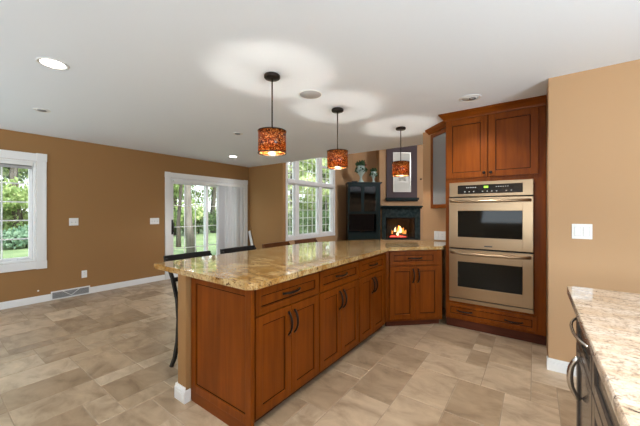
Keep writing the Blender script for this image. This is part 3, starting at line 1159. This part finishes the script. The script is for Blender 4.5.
# ------------------------------------------------------------------ stools along the far side of the peninsula
def make_stool(material, label, loc, rotz):
    root = thing('counter_stool', label, 'stool', loc, rotz, 'stools along the peninsula')
    hw = 0.222
    bm = new()
    box(bm, 0.235, 0.515, -0.205, 0.205, 0.585, 0.625, 0.012)
    st = obj('seat', bm, M['leather'], root)
    bm = new()
    box(bm, 0.24, 0.505, -0.195, 0.195, 0.545, 0.584, 0.003)
    obj('seat_frame', bm, material, root)
    for s_ in (-1, 1):
        bm = new()
        pts = [(0.120, 0.0), (0.175, 0.09), (0.220, 0.24), (0.236, 0.42), (0.215, 0.58), (0.145, 0.74), (0.060, 0.86), (0.028, 0.905)]
        for (a, c_) in zip(pts[:-1], pts[1:]):
            pass
        vs = []
        for (x, z) in pts:
            y_ = s_ * (hw - 0.012)
            vs.append([bm.verts.new((x - 0.016, y_ - 0.011, z)), bm.verts.new((x + 0.016, y_ - 0.011, z)), bm.verts.new((x + 0.016, y_ + 0.011, z)), bm.verts.new((x - 0.016, y_ + 0.011, z))])
        for a, c_ in zip(vs[:-1], vs[1:]):
            for q in range(4):
                bm.faces.new((a[q], a[(q + 1) % 4], c_[(q + 1) % 4], c_[q]))
        bm.faces.new(vs[0])
        bm.faces.new(vs[-1])
        obj('leg', bm, material, root)
        bm = new()
        bar(bm, (0.485, s_ * (hw - 0.015), 0.0), (0.475, s_ * (hw - 0.032), 0.545), 0.032, 0.032, 0.003)
        obj('leg', bm, material, root)
        bm = new()
        bar(bm, (0.21, s_ * (hw - 0.016), 0.20), (0.478, s_ * (hw - 0.018), 0.20), 0.014, 0.024, 0.002)
        obj('stretcher', bm, material, root)
    bm = new()
    bar(bm, (0.48, -hw + 0.03, 0.26), (0.48, hw - 0.03, 0.26), 0.02, 0.028, 0.002, (1, 0, 0))
    obj('stretcher', bm, material, root)
    # curved top rail
    bm = new()
    k = 10
    rows = []
    for i in range(k + 1):
        u = i / k * 2 - 1
        x = 0.0 + 0.020 * (u * u) - 0.006
        y_ = u * hw
        rows.append([bm.verts.new((x, y_, 0.872)), bm.verts.new((x + 0.026, y_, 0.872)), bm.verts.new((x + 0.018, y_, 0.925)), bm.verts.new((x - 0.006, y_, 0.925))])
    for a, c_ in zip(rows[:-1], rows[1:]):
        for q in range(4):
            f = bm.faces.new((a[q], a[(q + 1) % 4], c_[(q + 1) % 4], c_[q]))
    bm.faces.new(rows[0])
    bm.faces.new(rows[-1])
    obj('top_rail', bm, material, root)
    bm = new()
    bar(bm, (0.146, -hw + 0.02, 0.735), (0.146, hw - 0.02, 0.735), 0.018, 0.035, 0.002, (1, 0, 0))
    obj('back_rail', bm, material, root)
    return root


for (yc, mt, lb) in ((1.515, 'stool_black', 'black wooden stool nearest the open end of the peninsula, before the sliding door'),
                     (2.083, 'stool_black', 'second black wooden stool along the peninsula, before the white vertical blind'),
                     (2.656, 'stool_brown', 'dark brown stool whose top rail shows left of the tall window'),
                     (3.237, 'stool_brown', 'dark brown stool farthest along the peninsula, below the tall window')):
    make_stool(M[mt], lb, (-2.605, yc - 0.025, 0), 0)


# ------------------------------------------------------------------ pendant lamps
def make_pendant(label, x, y):
    root = thing('pendant_lamp', label, 'lamp', (x, y, H), 0, 'amber mosaic pendants over the peninsula')
    bm = new()
    lathe(bm, [(0.060, -0.001), (0.064, -0.006), (0.064, -0.024), (0.058, -0.030), (0.010, -0.031)], 32)
    obj('canopy', bm, M['bronze'], root)
    bm = new()
    tube(bm, [(0, 0, -0.031), (0, 0, -0.475)], 0.0055, 10)
    obj('rod', bm, M['bronze'], root)
    zt, zb, rs = -0.457, -0.634, 0.112
    bm = new()
    lathe(bm, [(rs - 0.006, zb), (rs, zb), (rs, zt), (rs - 0.006, zt), (rs - 0.006, zb)], 48, cap=False)
    sh = obj('lamp_shade', bm, M['shade'], root)
    for z in (zb, zt):
        bm = new()
        lathe(bm, [(rs - 0.007, z - 0.004), (rs + 0.003, z - 0.004), (rs + 0.003, z + 0.004), (rs - 0.007, z + 0.004), (rs - 0.007, z - 0.004)], 48, cap=False)
        obj('rim', bm, M['bronze'], sh)
    bm = new()
    for k in range(3):
        a = 2 * PI * k / 3 + 0.4
        tube(bm, [(0.012 * math.cos(a), 0.012 * math.sin(a), -0.470), ((rs - 0.004) * math.cos(a), (rs - 0.004) * math.sin(a), zt - 0.006)], 0.003, 6)
    obj('spider', bm, M['bronze'], sh)
    bm = new()
    lathe(bm, [(0.006, -0.47), (0.020, -0.475), (0.020, -0.525), (0.014, -0.530)], 20)
    obj('socket', bm, M['bronze'], root)
    bm = new()
    lathe(bm, [(0.012, -0.530), (0.018, -0.540), (0.029, -0.562), (0.031, -0.578), (0.024, -0.598), (0.008, -0.608)], 20)
    obj('bulb', bm, M['bulb'], root)
    for (dz, e_, nm) in ((-0.575, 7.0, 'bulb_light'),):
        ld = bpy.data.lights.new(nm, 'POINT')
        ld.energy = e_
        ld.color = (1.0, 0.93, 0.82)
        ld.shadow_soft_size = 0.022
        lo = bpy.data.objects.new(nm, ld)
        C.objects.link(lo)
        lo.parent = root
        lo.location = (0, 0, dz)
    return root


make_pendant('amber mosaic pendant lamp nearest, over the open end of the peninsula', -1.722, 1.707)
make_pendant('amber mosaic pendant lamp in the middle, beside the tall window', -1.722, 2.687)
make_pendant('amber mosaic pendant lamp farthest, before the picture over the fireplace', -1.43, 3.77)


# ------------------------------------------------------------------ ceiling fittings
def downlight(label, x, y, r_, lens, light=0.0):
    root = thing('recessed_downlight', label, 'light', (x, y, H), 0, 'recessed downlights')
    bm = new()
    lathe(bm, [(r_ * 0.76, -0.0005), (r_, -0.0005), (r_, -0.004), (r_ * 0.93, -0.007), (r_ * 0.76, -0.004), (r_ * 0.76, -0.0005)], 32, cap=False)
    obj('trim_ring', bm, M['trim'], root)
    bm = new()
    lathe(bm, [(0.002, -0.0035), (r_ * 0.755, -0.0035), (r_ * 0.755, -0.0008), (0.002, -0.0008)], 32)
    obj('lens', bm, M[lens], root)
    if light:
        ld = bpy.data.lights.new('downlight_beam', 'SPOT')
        ld.energy = light
        ld.spot_size = R(125)
        ld.spot_blend = 0.8
        ld.shadow_soft_size = 0.06
        ld.color = (1.0, 0.97, 0.93)
        lo = bpy.data.objects.new('downlight_beam', ld)
        C.objects.link(lo)
        lo.parent = root
        lo.location = (0, 0, -0.03)
    return root


downlight('lit recessed downlight in the ceiling, nearest at the upper left', -2.912, 0.612, 0.095, 'can_lens', 8)
downlight('lit recessed downlight in the far ceiling near the sliding door', -4.899, 3.766, 0.095, 'can_lens', 8)
downlight('unseen fill downlight added in the kitchen ceiling over the walkway', -0.55, 0.85, 0.095, 'can_lens', 42)  # out of view, added to brighten the foreground floor and cabinet fronts
downlight('unseen fill downlight added in the kitchen ceiling above the cream worktop', 0.62, 0.20, 0.095, 'can_lens', 30)  # second added fill lamp, also out of view
r_ = downlight('recessed downlight with a silvery reflector before the oven cabinet crown', -0.514, 3.19, 0.100, 'can_dim', 22)
bm = new()
lathe(bm, [(0.022, -0.0075), (0.030, -0.0075), (0.030, -0.0036), (0.022, -0.0036), (0.022, -0.0075)], 20, 0.02, 0.01, cap=False)
obj('lamp_collar', bm, M['can_dark'], r_)
for (x, y, lb) in ((-4.34, 0.821, 'small unlit grey ceiling downlight near the brown wall on the left'),
                   (-3.401, 2.70, 'small unlit ceiling downlight left of the nearest pendant')):
    r_ = downlight(lb, x, y, 0.070, 'can_dim')
    bm = new()
    lathe(bm, [(0.002, -0.010), (0.034, -0.009), (0.040, -0.0036), (0.002, -0.0036)], 20, -0.008, 0.0)
    obj('eyeball', bm, M['can_dark'], r_)
sp2 = thing('ceiling_speaker', 'round pale grey speaker grille in the ceiling between two pendants', 'speaker', (-1.712, 2.20, H))
bm = new()
lathe(bm, [(0.100, -0.0005), (0.108, -0.0005), (0.108, -0.005), (0.100, -0.006), (0.100, -0.0005)], 40, cap=False)
obj('rim', bm, M['plastic'], sp2)
bm = new()
lathe(bm, [(0.002, -0.0045), (0.0995, -0.0045), (0.0995, -0.0008), (0.002, -0.0008)], 40)
obj('grille', bm, M['speaker'], sp2)


# ------------------------------------------------------------------ plates on the walls
def plate(name, label, cat, loc, rotz, w_, h_, items, group=None):
    root = thing(name, label, cat, loc, rotz, group)
    bm = new()
    box(bm, -w_ / 2, w_ / 2, -0.006, -0.0005, -h_ / 2, h_ / 2, 0.002)
    obj('plate', bm, M['plastic'], root)
    for (kind, cx_) in items:
        bm = new()
        if kind == 'rocker':
            box(bm, cx_ - 0.017, cx_ + 0.017, -0.0095, -0.0058, -0.034, 0.034, 0.0015)
            box(bm, cx_ - 0.0185, cx_ + 0.0185, -0.0062, -0.0057, -0.0355, 0.0355, 0, 1)
            obj('rocker', bm, [M['plastic'], M['mark']], root)
        elif kind == 'toggle':
            box(bm, cx_ - 0.005, cx_ + 0.005, -0.018, -0.0058, -0.004, 0.012, 0.001)
            box(bm, cx_ - 0.006, cx_ + 0.006, -0.0062, -0.0057, -0.013, 0.013, 0, 1)
            obj('toggle', bm, [M['plastic'], M['mark']], root)
        else:
            box(bm, cx_ - 0.017, cx_ + 0.017, -0.0085, -0.0058, -0.034, 0.034, 0.0015)
            for zz in (-0.020, 0.014):
                for xx in (-0.007, 0.005):
                    box(bm, cx_ + xx, cx_ + xx + 0.0022, -0.0088, -0.0084, zz, zz + 0.009, 0, 1)
            obj('socket', bm, [M['plastic'], M['slot']], root)
    return root


plate('light_switch', 'white double switch plate on the brown wall right of the casement window', 'light switch', (XL, 1.455, 1.152), R(90), 0.115, 0.115, [('toggle', -0.024), ('toggle', 0.024)])
plate('light_switch', 'white switch plate on the brown wall beside the sliding door', 'light switch', (XL, 2.656, 1.132), R(90), 0.162, 0.115, [('toggle', -0.046), ('toggle', 0), ('toggle', 0.046)])
plate('wall_outlet', 'white outlet low on the brown wall above the floor grille', 'outlet', (XL, 1.587, 0.322), R(90), 0.070, 0.115, [('outlet', 0)])
plate('light_switch', 'white two rocker switch plate on the right tan wall', 'light switch', (0.298, 3.10, 1.152), 0, 0.122, 0.118, [('rocker', -0.026), ('rocker', 0.026)])
plate('wall_outlet', 'white outlet plate above the granite left of the ovens', 'outlet', (-1.045, 4.20, 0.985), 0, 0.150, 0.118, [('rocker', -0.036), ('outlet', 0.034)])
bm = new()
lathe(bm, [(0.001, 0.0005), (0.011, 0.0005), (0.011, 0.005), (0.002, 0.007)], 14)
tag(obj('door_stop', bm, M['plastic'], None, (XL, 1.05, 0.172), (0, R(90), 0)), 'tiny white round stop on the brown wall under the casement window', 'door stop')

# floor register set in the baseboard line
rg = thing('floor_grille', 'white and grey return air grille low on the brown wall', 'vent', (XL, 1.423, 0.002), R(90))
bm = new()
for (a, c_, d0, d1_) in ((-0.236, 0.236, 0.0, 0.016), (-0.236, 0.236, 0.109, 0.125), (-0.236, -0.222, 0.016, 0.109), (0.222, 0.236, 0.016, 0.109)):
    box(bm, a, c_, -0.020, -0.0005, d0, d1_, 0.002)
bar(bm, (-0.10, -0.016, 0.108), (0.0, -0.016, 0.03), 0.008, 0.008, 0, (0, 1, 0))
bar(bm, (0.0, -0.016, 0.03), (0.10, -0.016, 0.108), 0.008, 0.008, 0, (0, 1, 0))
obj('frame', bm, M['trim'], rg)
bm = new()
box(bm, -0.222, 0.222, -0.004, -0.0008, 0.016, 0.109, 0, 1)
for k in range(11):
    z = 0.021 + k * 0.0082
    box(bm, -0.221, 0.221, -0.013, -0.004, z, z + 0.0035)
obj('louvre', bm, [M['speaker'], M['can_dark']], rg)

# white strip leaning in the corner right of the sliding door
bm = new()
bar(bm, (-5.45, 4.868, 0.004), (-5.735, 4.896, 0.83), 0.075, 0.018, 0.003, (1, 0, 0))
tag(obj('leaning_board', bm, M['trim']), 'narrow white board leaning in the corner right of the sliding door', 'board')

# ------------------------------------------------------------------ family room: fireplace wall, cabinet, television
FA = R(38)
FO = Vector((-3.94, 10.61, 0))
fx = Vector((math.cos(FA), math.sin(FA), 0))
fy = Vector((-math.sin(FA), math.cos(FA), 0))


def fam(x, y, z=0):
    return FO + fx * x + fy * y + Vector((0, 0, z))


bm = new()
box(bm, -2.35, 6.0, 0.72, 0.9, 0, FH - 0.001)
o = struct('wall_family_back', bm, M['tan'], 'tan family room wall behind the dark cabinet', 'wall')
o.location, o.rotation_euler = FO, (0, 0, FA)
bm = new()
FBX0, FBX1 = -0.60, 0.50        # firebox opening
box(bm, -0.83, FBX0, 0.2, 0.719, 0, FH - 0.001)
box(bm, FBX1, 3.0, 0.2, 0.719, 0, FH - 0.001)
box(bm, FBX0, FBX1, 0.2, 0.719, 1.10, FH - 0.001)
box(bm, FBX0, FBX1, 0.2, 0.719, 0, 0.30)
o = struct('wall_chimney', bm, M['tan'], 'tan chimney breast carrying the fireplace and the plum panel', 'wall')
o.location, o.rotation_euler = FO, (0, 0, FA)

fp = thing('fireplace', 'dark stone fireplace with black mantel and burning gas logs', 'fireplace', FO, FA)
bm = new()
box(bm, -0.74, FBX0 - 0.0, 0.13, 0.199, 0, 1.42, 0.003)
box(bm, FBX1, 0.70, 0.13, 0.199, 0, 1.42, 0.003)
box(bm, FBX0, FBX1, 0.13, 0.199, 1.09, 1.42, 0.003)
box(bm, FBX0, FBX1, 0.13, 0.199, 0, 0.30, 0.003)
obj('surround', bm, M['slate'], fp)
bm = new()
box(bm, -0.82, 0.76, -0.04, 0.199, 1.475, 1.53, 0.006)
box(bm, -0.78, 0.73, 0.04, 0.199, 1.421, 1.474, 0.004)
obj('mantel', bm, M['teal_black'], fp)
bm = new()
box(bm, FBX0 + 0.001, FBX1 - 0.001, 0.69, 0.715, 0.301, 1.089)
box(bm, FBX0 + 0.001, FBX0 + 0.02, 0.21, 0.69, 0.301, 1.089)
box(bm, FBX1 - 0.02, FBX1 - 0.001, 0.21, 0.69, 0.301, 1.089)
box(bm, FBX0 + 0.02, FBX1 - 0.02, 0.21, 0.69, 0.301, 0.32)
box(bm, FBX0 + 0.02, FBX1 - 0.02, 0.21, 0.69, 1.07, 1.089)
obj('firebox', bm, M['black_gap'], fp)
bm = new()
sash_pts = ((FBX0, FBX0 + 0.04, 0.301, 1.089), (FBX1 - 0.04, FBX1, 0.301, 1.089), (FBX0 + 0.04, FBX1 - 0.04, 0.301, 0.36), (FBX0 + 0.04, FBX1 - 0.04, 1.04, 1.089))
for (a, c_, d0, d1_) in sash_pts:
    box(bm, a, c_, 0.145, 0.175, d0, d1_, 0.002)
dfr = obj('door_frame', bm, M['black_gloss'], fp)
bm = new()
box(bm, FBX0 + 0.04, FBX1 - 0.04, 0.156, 0.162, 0.36, 1.04)
obj('glass', bm, M['glass'], dfr)
rl = random.Random(5)
for (a, c_, z, r_) in (((-0.36, 0.36), (0.30, 0.40), 0.40, 0.055), ((-0.30, 0.50), (0.22, 0.46), 0.44, 0.05), ((-0.25, 0.32), (0.10, 0.55), 0.50, 0.045)):
    bm = new()
    tube(bm, [(a[0], a[1], z), ((a[0] + c_[0]) / 2, (a[1] + c_[1]) / 2, z + 0.02), (c_[0], c_[1], z)], [r_, r_ * 1.1, r_ * 0.9], 10)
    obj('log', bm, M['log'], fp)
for (x, y, z, hgt, r_, mt) in ((-0.28, 0.40, 0.45, 0.16, 0.045, 'flame'), (-0.17, 0.38, 0.47, 0.26, 0.05, 'flame_core'), (-0.05, 0.42, 0.50, 0.30, 0.06, 'flame'),
                           (0.02, 0.38, 0.50, 0.27, 0.055, 'flame_core'), (0.14, 0.40, 0.47, 0.24, 0.055, 'flame'), (0.22, 0.42, 0.46, 0.17, 0.045, 'flame'), (-0.1, 0.32, 0.40, 0.2, 0.05, 'flame_core')):
    bm = new()
    prof = []
    for i in range(9):
        u = i / 8
        prof.append((max(0.002, r_ * math.sin(PI * min(1, 0.18 + u * 0.82)) ** 0.9 * (1.15 - u * 0.6)), z + hgt * u))
    lathe(bm, prof, 12)
    for v_ in bm.verts:
        u = (v_.co.z - z) / hgt
        v_.co.x = v_.co.x * 1.0 + x + 0.03 * math.sin(u * 4 + x * 20) * u
        v_.co.y = v_.co.y * 0.6 + y
    obj('flame', bm, M[mt], fp)
bm = new()
for k in range(26):
    x, y, s_ = rl.uniform(-0.38, 0.2), rl.uniform(0.24, 0.34), rl.uniform(0.02, 0.045)
    z = 0.335 + rl.uniform(0, 0.05)
    box(bm, x - s_, x + s_, y - s_ * 0.7, y + s_ * 0.7, z - s_ * 0.6, z + s_ * 0.6, 0.006)
obj('ember_bed', bm, M['ember'], fp)
fl = bpy.data.lights.new('fire_glow', 'POINT')
fl.energy = 4
fl.color = (1, 0.4, 0.12)
fl.shadow_soft_size = 0.1
fo = bpy.data.objects.new('fire_glow', fl)
C.objects.link(fo)
fo.parent = fp
fo.location = (0, 0.36, 0.75)

# plum panel with ledge over the mantel, framed picture in it
pp = thing('wall_panel', 'plum painted wall panel with a dark ledge over the fireplace', 'panel', FO, FA)
bm = new()
box(bm, -0.57, 0.59, 0.155, 0.199, 1.835, 4.20, 0.004)
obj('board', bm, M['plum'], pp)
bm = new()
box(bm, -0.61, 0.63, 0.06, 0.199, 1.745, 1.834, 0.006)
box(bm, -0.58, 0.60, 0.11, 0.199, 1.700, 1.744, 0.004)
obj('ledge', bm, M['teal_black'], pp)
pf = thing('framed_picture', 'tall silver framed picture with a small print on the plum panel', 'picture', fam(0.0, 0.154), FA)
bm = new()
px0, px1, pz0, pz1 = -0.335, 0.335, 2.04, 3.52
for (a, c_, d0, d1_) in ((px0, px0 + 0.045, pz0, pz1), (px1 - 0.045, px1, pz0, pz1), (px0 + 0.045, px1 - 0.045, pz0, pz0 + 0.045), (px0 + 0.045, px1 - 0.045, pz1 - 0.045, pz1)):
    box(bm, a, c_, -0.05, -0.001, d0, d1_, 0.006)
obj('frame', bm, M['silver_frame'], pf)
bm = new()
box(bm, px0 + 0.045, px1 - 0.045, -0.02, -0.002, pz0 + 0.045, pz1 - 0.045)
obj('mat_board', bm, M['mat_board'], pf)
bm = new()
for (a, c_, d0, d1_) in ((-0.19, -0.16, 2.42, 2.86), (0.16, 0.19, 2.42, 2.86), (-0.16, 0.16, 2.42, 2.45), (-0.16, 0.16, 2.83, 2.86)):
    box(bm, a, c_, -0.026, -0.0205, d0, d1_)
box(bm, -0.16, 0.16, -0.0235, -0.0205, 2.45, 2.83, 0, 1)
obj('print', bm, [M['silver_frame'], M['print']], pf)
bm = new()
lathe(bm, [(0.001, 0.0), (0.03, 0.0), (0.03, 0.03), (0.02, 0.04)], 16)
tag(obj('wall_sensor', bm, M['black_gloss'], None, fam(0.74, 0.199, 2.53), (R(90), 0, FA)), 'small round black sensor on the tan wall right of the plum panel', 'sensor')

# media cabinet
CO = fam(-2.10, -0.48)
mc = thing('media_cabinet', 'tall dark teal media cabinet with glass doors left of the fireplace', 'cabinet', CO, FA)
CWd, CDp = 1.15, 0.50
bm = new()
box(bm, 0, 0.03, 0, CDp, 0, 2.27)
box(bm, CWd - 0.14, CWd, 0, CDp, 0, 2.27)
box(bm, 0.03, CWd - 0.14, CDp - 0.02, CDp, 0, 2.27)
for (z0, z1) in ((0.0, 0.10), (0.54, 0.58), (1.235, 1.275), (2.23, 2.27)):
    box(bm, 0.03, CWd - 0.14, 0.001, CDp - 0.02, z0, z1)
obj('carcass', bm, M['teal_black'], mc)
bm = new()
box(bm, -0.03, CWd + 0.05, -0.05, CDp + 0.01, 2.301, 2.345, 0.006)
box(bm, -0.012, CWd + 0.02, -0.02, CDp, 2.271, 2.3, 0.004)
obj('cornice', bm, M['teal_black'], mc)
for z in (1.58, 1.92):
    bm = new()
    box(bm, 0.031, CWd - 0.141, 0.05, CDp - 0.021, z, z + 0.012)
    obj('shelf', bm, M['cab_glass'], mc)
xm = (0.03 + CWd - 0.14) / 2
for (a, c_) in ((0.012, xm - 0.001), (xm + 0.001, CWd - 0.122)):
    bm = new()
    z0, z1 = 1.262, 2.24
    for (p0_, p1_, q0_, q1_) in ((a, a + 0.055, z0, z1), (c_ - 0.055, c_, z0, z1), (a + 0.055, c_ - 0.055, z0, z0 + 0.055), (a + 0.055, c_ - 0.055, z1 - 0.055, z1)):
        box(bm, p0_, p1_, -0.022, -0.001, q0_, q1_, 0.003)
    dd = obj('door', bm, M['teal_black'], mc)
    bm = new()
    box(bm, a + 0.054, c_ - 0.054, -0.014, -0.009, z0 + 0.054, z1 - 0.054)
    obj('glass', bm, M['cab_glass'], dd)
for (a, c_) in ((0.012, xm - 0.001), (xm + 0.001, CWd - 0.122)):
    bm = new()
    shaker(bm, a, c_, 0.105, 0.555, -0.022, 0.021)
    obj('door', bm, [M['teal_black'], M['black_gap']], mc)
tv = thing('television', 'black flat television in the media cabinet', 'television', CO + fx * 0.485 + fy * 0.06, FA)
bm = new()
box(bm, -0.455, 0.455, 0.0, 0.05, 0.63, 1.225, 0.006)
obj('bezel', bm, M['black_gloss'], tv)
bm = new()
box(bm, -0.435, 0.435, -0.003, -0.0005, 0.665, 1.205)
obj('screen', bm, M['screen'], tv)
bm = new()
box(bm, -0.18, 0.18, -0.02, 0.14, 0.5805, 0.592, 0.003)
box(bm, -0.03, 0.03, 0.02, 0.05, 0.592, 0.629)
obj('stand', bm, M['black_gloss'], tv)

rv = random.Random(11)


def leaves(bm, centre, rx, ry, rz, count, size, rnd, shell=0.0, squash=1.0):
    for _ in range(count):
        while True:
            p = Vector((rnd.uniform(-1, 1), rnd.uniform(-1, 1), rnd.uniform(-1, 1)))
            if shell < p.length <= 1:
                break
        c_ = Vector(centre) + Vector((p.x * rx, p.y * ry, p.z * rz))
        s_ = size * rnd.uniform(0.6, 1.3)
        e_ = Euler((rnd.uniform(0, 6.28), rnd.uniform(0, 6.28), rnd.uniform(0, 6.28))).to_matrix()
        q = [e_ @ Vector(v_) * s_ for v_ in ((-1, 0, 0), (0, -0.55, 0.12), (1, 0, 0), (0, 0.55, 0.12))]
        bm.faces.new([bm.verts.new(c_ + v_) for v_ in q])


def urn(label, loc, hgt, extra):
    root = thing('urn_planter', label, 'urn', loc, 0, 'urns on the media cabinet')
    k = hgt
    bm = new()
    lathe(bm, [(0.13 * k, 0), (0.15 * k, 0.02 * k), (0.10 * k, 0.07 * k), (0.05 * k, 0.16 * k), (0.055 * k, 0.26 * k), (0.09 * k, 0.34 * k), (0.17 * k, 0.44 * k),
               (0.21 * k, 0.56 * k), (0.19 * k, 0.66 * k), (0.14 * k, 0.70 * k), (0.19 * k, 0.74 * k), (0.16 * k, 0.74 * k), (0.10 * k, 0.70 * k)], 28)
    obj('vase', bm, M['urn'], root)
    bm = new()
    leaves(bm, (0, 0, 0.56 * k), 0.30 * k, 0.30 * k, 0.18 * k, 130, 0.06 * k, rv, 0.6)
    leaves(bm, (0, 0, 0.84 * k), 0.24 * k, 0.24 * k, 0.15 * k, 130, 0.06 * k, rv)
    obj('foliage', bm, M['leaf_deep'], root)
    if extra:
        bm = new()
        for _ in range(7):
            x, y, z = 0.2 * k + rv.uniform(-0.06, 0.08), rv.uniform(-0.06, 0.06), 0.80 * k + rv.uniform(-0.05, 0.06)
            lathe(bm, [(0.003, z - 0.022), (0.018, z - 0.012), (0.022, z), (0.018, z + 0.012), (0.003, z + 0.022)], 8, x, y)
        obj('berry_sprig', bm, M['berry'], root)
    return root


urn('large pale pedestal urn with green foliage on top of the media cabinet', CO + fx * 0.50 + fy * 0.22 + Vector((0, 0, 2.346)), 0.80, True)
urn('smaller pale urn with green foliage, right of the large one on the media cabinet', CO + fx * 0.95 + fy * 0.22 + Vector((0, 0, 2.346)), 0.53, False)
bm = new()
box(bm, 0.16, 0.36, 0.12, 0.26, 2.346, 2.40, 0.006)
o = tag(obj('media_box', bm, M['black_gloss']), 'small black box on the media cabinet left of the large urn', 'box')
o.location, o.rotation_euler = CO, (0, 0, FA)

# ------------------------------------------------------------------ outdoors
GZ = -0.28
bm = new()
box(bm, -90, XL - 0.16, -40, 90, GZ - 0.3, GZ)
tag(obj('lawn', bm, M['lawn']), 'green lawn outside the windows', 'lawn', kind='stuff')


def tree(name, label, group, x, y, hgt, spread, lm, trunk, tr_r, count, size, seed, low=0.25):
    rn = random.Random(seed)
    root = thing(name, label, 'tree', (x, y, GZ), 0, group)
    bm = new()
    k = 8
    wob = rn.uniform(0, 6)
    tube(bm, [(0.10 * math.sin(wob + i), 0.10 * math.cos(wob + i * 1.3), hgt * 0.9 * i / k) for i in range(k + 1)], [tr_r * (1.25 if i == 0 else 1 - 0.8 * i / k) for i in range(k + 1)], 10)
    for _ in range(6):
        z = hgt * rn.uniform(0.3, 0.75)
        a = rn.uniform(0, 6.28)
        L = spread * rn.uniform(0.5, 0.9)
        tube(bm, [(0, 0, z), (math.cos(a) * L * 0.5, math.sin(a) * L * 0.5, z + L * 0.3), (math.cos(a) * L, math.sin(a) * L, z + L * 0.45)], [tr_r * 0.4, tr_r * 0.25, tr_r * 0.1], 6)
    obj('trunk', bm, M[trunk], root)
    bm = new()
    nb = 16
    for i in range(nb):
        a = rn.uniform(0, 6.28)
        rr_ = spread * math.sqrt(rn.random()) * 0.75
        zc = hgt * (low + (1 - low) * rn.random())
        s_ = spread * rn.uniform(0.25, 0.5)
        leaves(bm, (rr_ * math.cos(a), rr_ * math.sin(a), zc), s_, s_, s_ * 0.6, count // nb, size, rn)
    obj('foliage', bm, M[lm], root)
    return root


def shrub(label, group, x, y, hgt, spread, lm, count, size, seed):
    rn = random.Random(seed)
    root = thing('shrub', label, 'shrub', (x, y, GZ), 0, group)
    bm = new()
    for k in range(7):
        a = rn.uniform(0, 6.28)
        tube(bm, [(0, 0, 0), (math.cos(a) * spread * 0.3, math.sin(a) * spread * 0.3, hgt * 0.5), (math.cos(a) * spread * 0.6, math.sin(a) * spread * 0.6, hgt * 0.8)], [0.02, 0.014, 0.006], 5)
    obj('stem', bm, M['bark'], root)
    bm = new()
    leaves(bm, (0, 0, hgt * 0.55), spread, spread, hgt * 0.48, count, size, rn)
    obj('foliage', bm, M[lm], root)
    return root


# (slope = y/x of the sight line from the room through each opening)
gA = 'trees beyond the left casement window'
gB = 'trees beyond the sliding door'
gC = 'trees beyond the tall window'
lA = 'leafy green tree in the woods seen through the left casement window'
lB = 'leafy tree in the woods seen through the sliding door'
lC = 'sunlit leafy tree filling the view of the tall window'
for (x, y, h_, s_, lm, sd) in ((-21, 0.6, 9, 3.0, 'leaf', 1), (-21, 3.0, 10, 3.2, 'leaf', 2), (-24, 4.6, 11, 3.6, 'leaf_dark', 3), (-25, 1.6, 12, 4.0, 'leaf_dark', 4), (-25, -2.5, 11, 4, 'leaf', 5)):
    tree('leafy_tree', lA, gA, x, y, h_, s_, lm, 'bark', 0.22, 8000, 0.115, sd, 0.06)
tree('thick_trunk_tree', 'tall tree with a thick pale trunk standing outside the sliding door', None, -10.6, 6.16, 11, 2.6, 'leaf_light', 'pale_bark', 0.15, 2400, 0.10, 8, 0.42)
tree('slim_trunk_tree', 'slim grey trunked tree outside the sliding door left of the thick trunk', None, -13.0, 7.10, 10, 2.2, 'leaf', 'bark', 0.09, 2000, 0.10, 9, 0.38)
for (x, y, h_, s_, lm, sd) in ((-20, 10.5, 9, 3.0, 'leaf', 10), (-20, 13.6, 10, 3.2, 'leaf_light', 11), (-23, 15.5, 11, 3.4, 'leaf', 12), (-26, 13.0, 12, 4.2, 'leaf_dark', 13), (-19, 16.5, 9, 3.0, 'leaf_light', 17)):
    tree('leafy_tree', lB, gB, x, y, h_, s_, lm, 'bark', 0.18, 6500, 0.115, sd, 0.08)
for (x, y, h_, s_, lm, sd) in ((-16, 18.0, 11, 3.2, 'leaf_light', 20), (-15.5, 21.0, 10, 3.0, 'leaf', 21), (-17.5, 24.5, 12, 3.6, 'leaf_light', 22), (-14, 20, 8, 2.2, 'leaf_light', 23),
                           (-21, 28, 13, 4.2, 'leaf', 24), (-20, 22.5, 13, 4.0, 'leaf_light', 25), (-15.5, 24.0, 9, 2.6, 'leaf_dark', 26)):
    tree('leafy_tree', lC, gC, x, y, h_, s_, lm, 'bark', 0.16, 4600, 0.13, sd, 0.05)
for i in range(8):
    shrub('blue green leafy shrub at the lawn edge seen through the left casement window', 'shrubs beyond the left casement window', -17.8 - 0.3 * (i % 2), 0.8 + i * 0.42, 0.75 + 0.12 * (i % 3), 0.5, 'leaf_blue', 520, 0.075, 40 + i)
for i in range(6):
    shrub('dark green shrub in the undergrowth seen through the sliding door', 'shrubs beyond the sliding door', -19.5, 9.0 + i * 1.5, 1.7, 0.95, 'leaf_dark', 900, 0.09, 60 + i)
for i in range(5):
    shrub('dark shrub low in the view of the tall window', 'shrubs beyond the tall window', -13.5 + 0.2 * i, 15.8 + i * 1.5, 1.7, 0.9, 'leaf_dark', 900, 0.085, 80 + i)
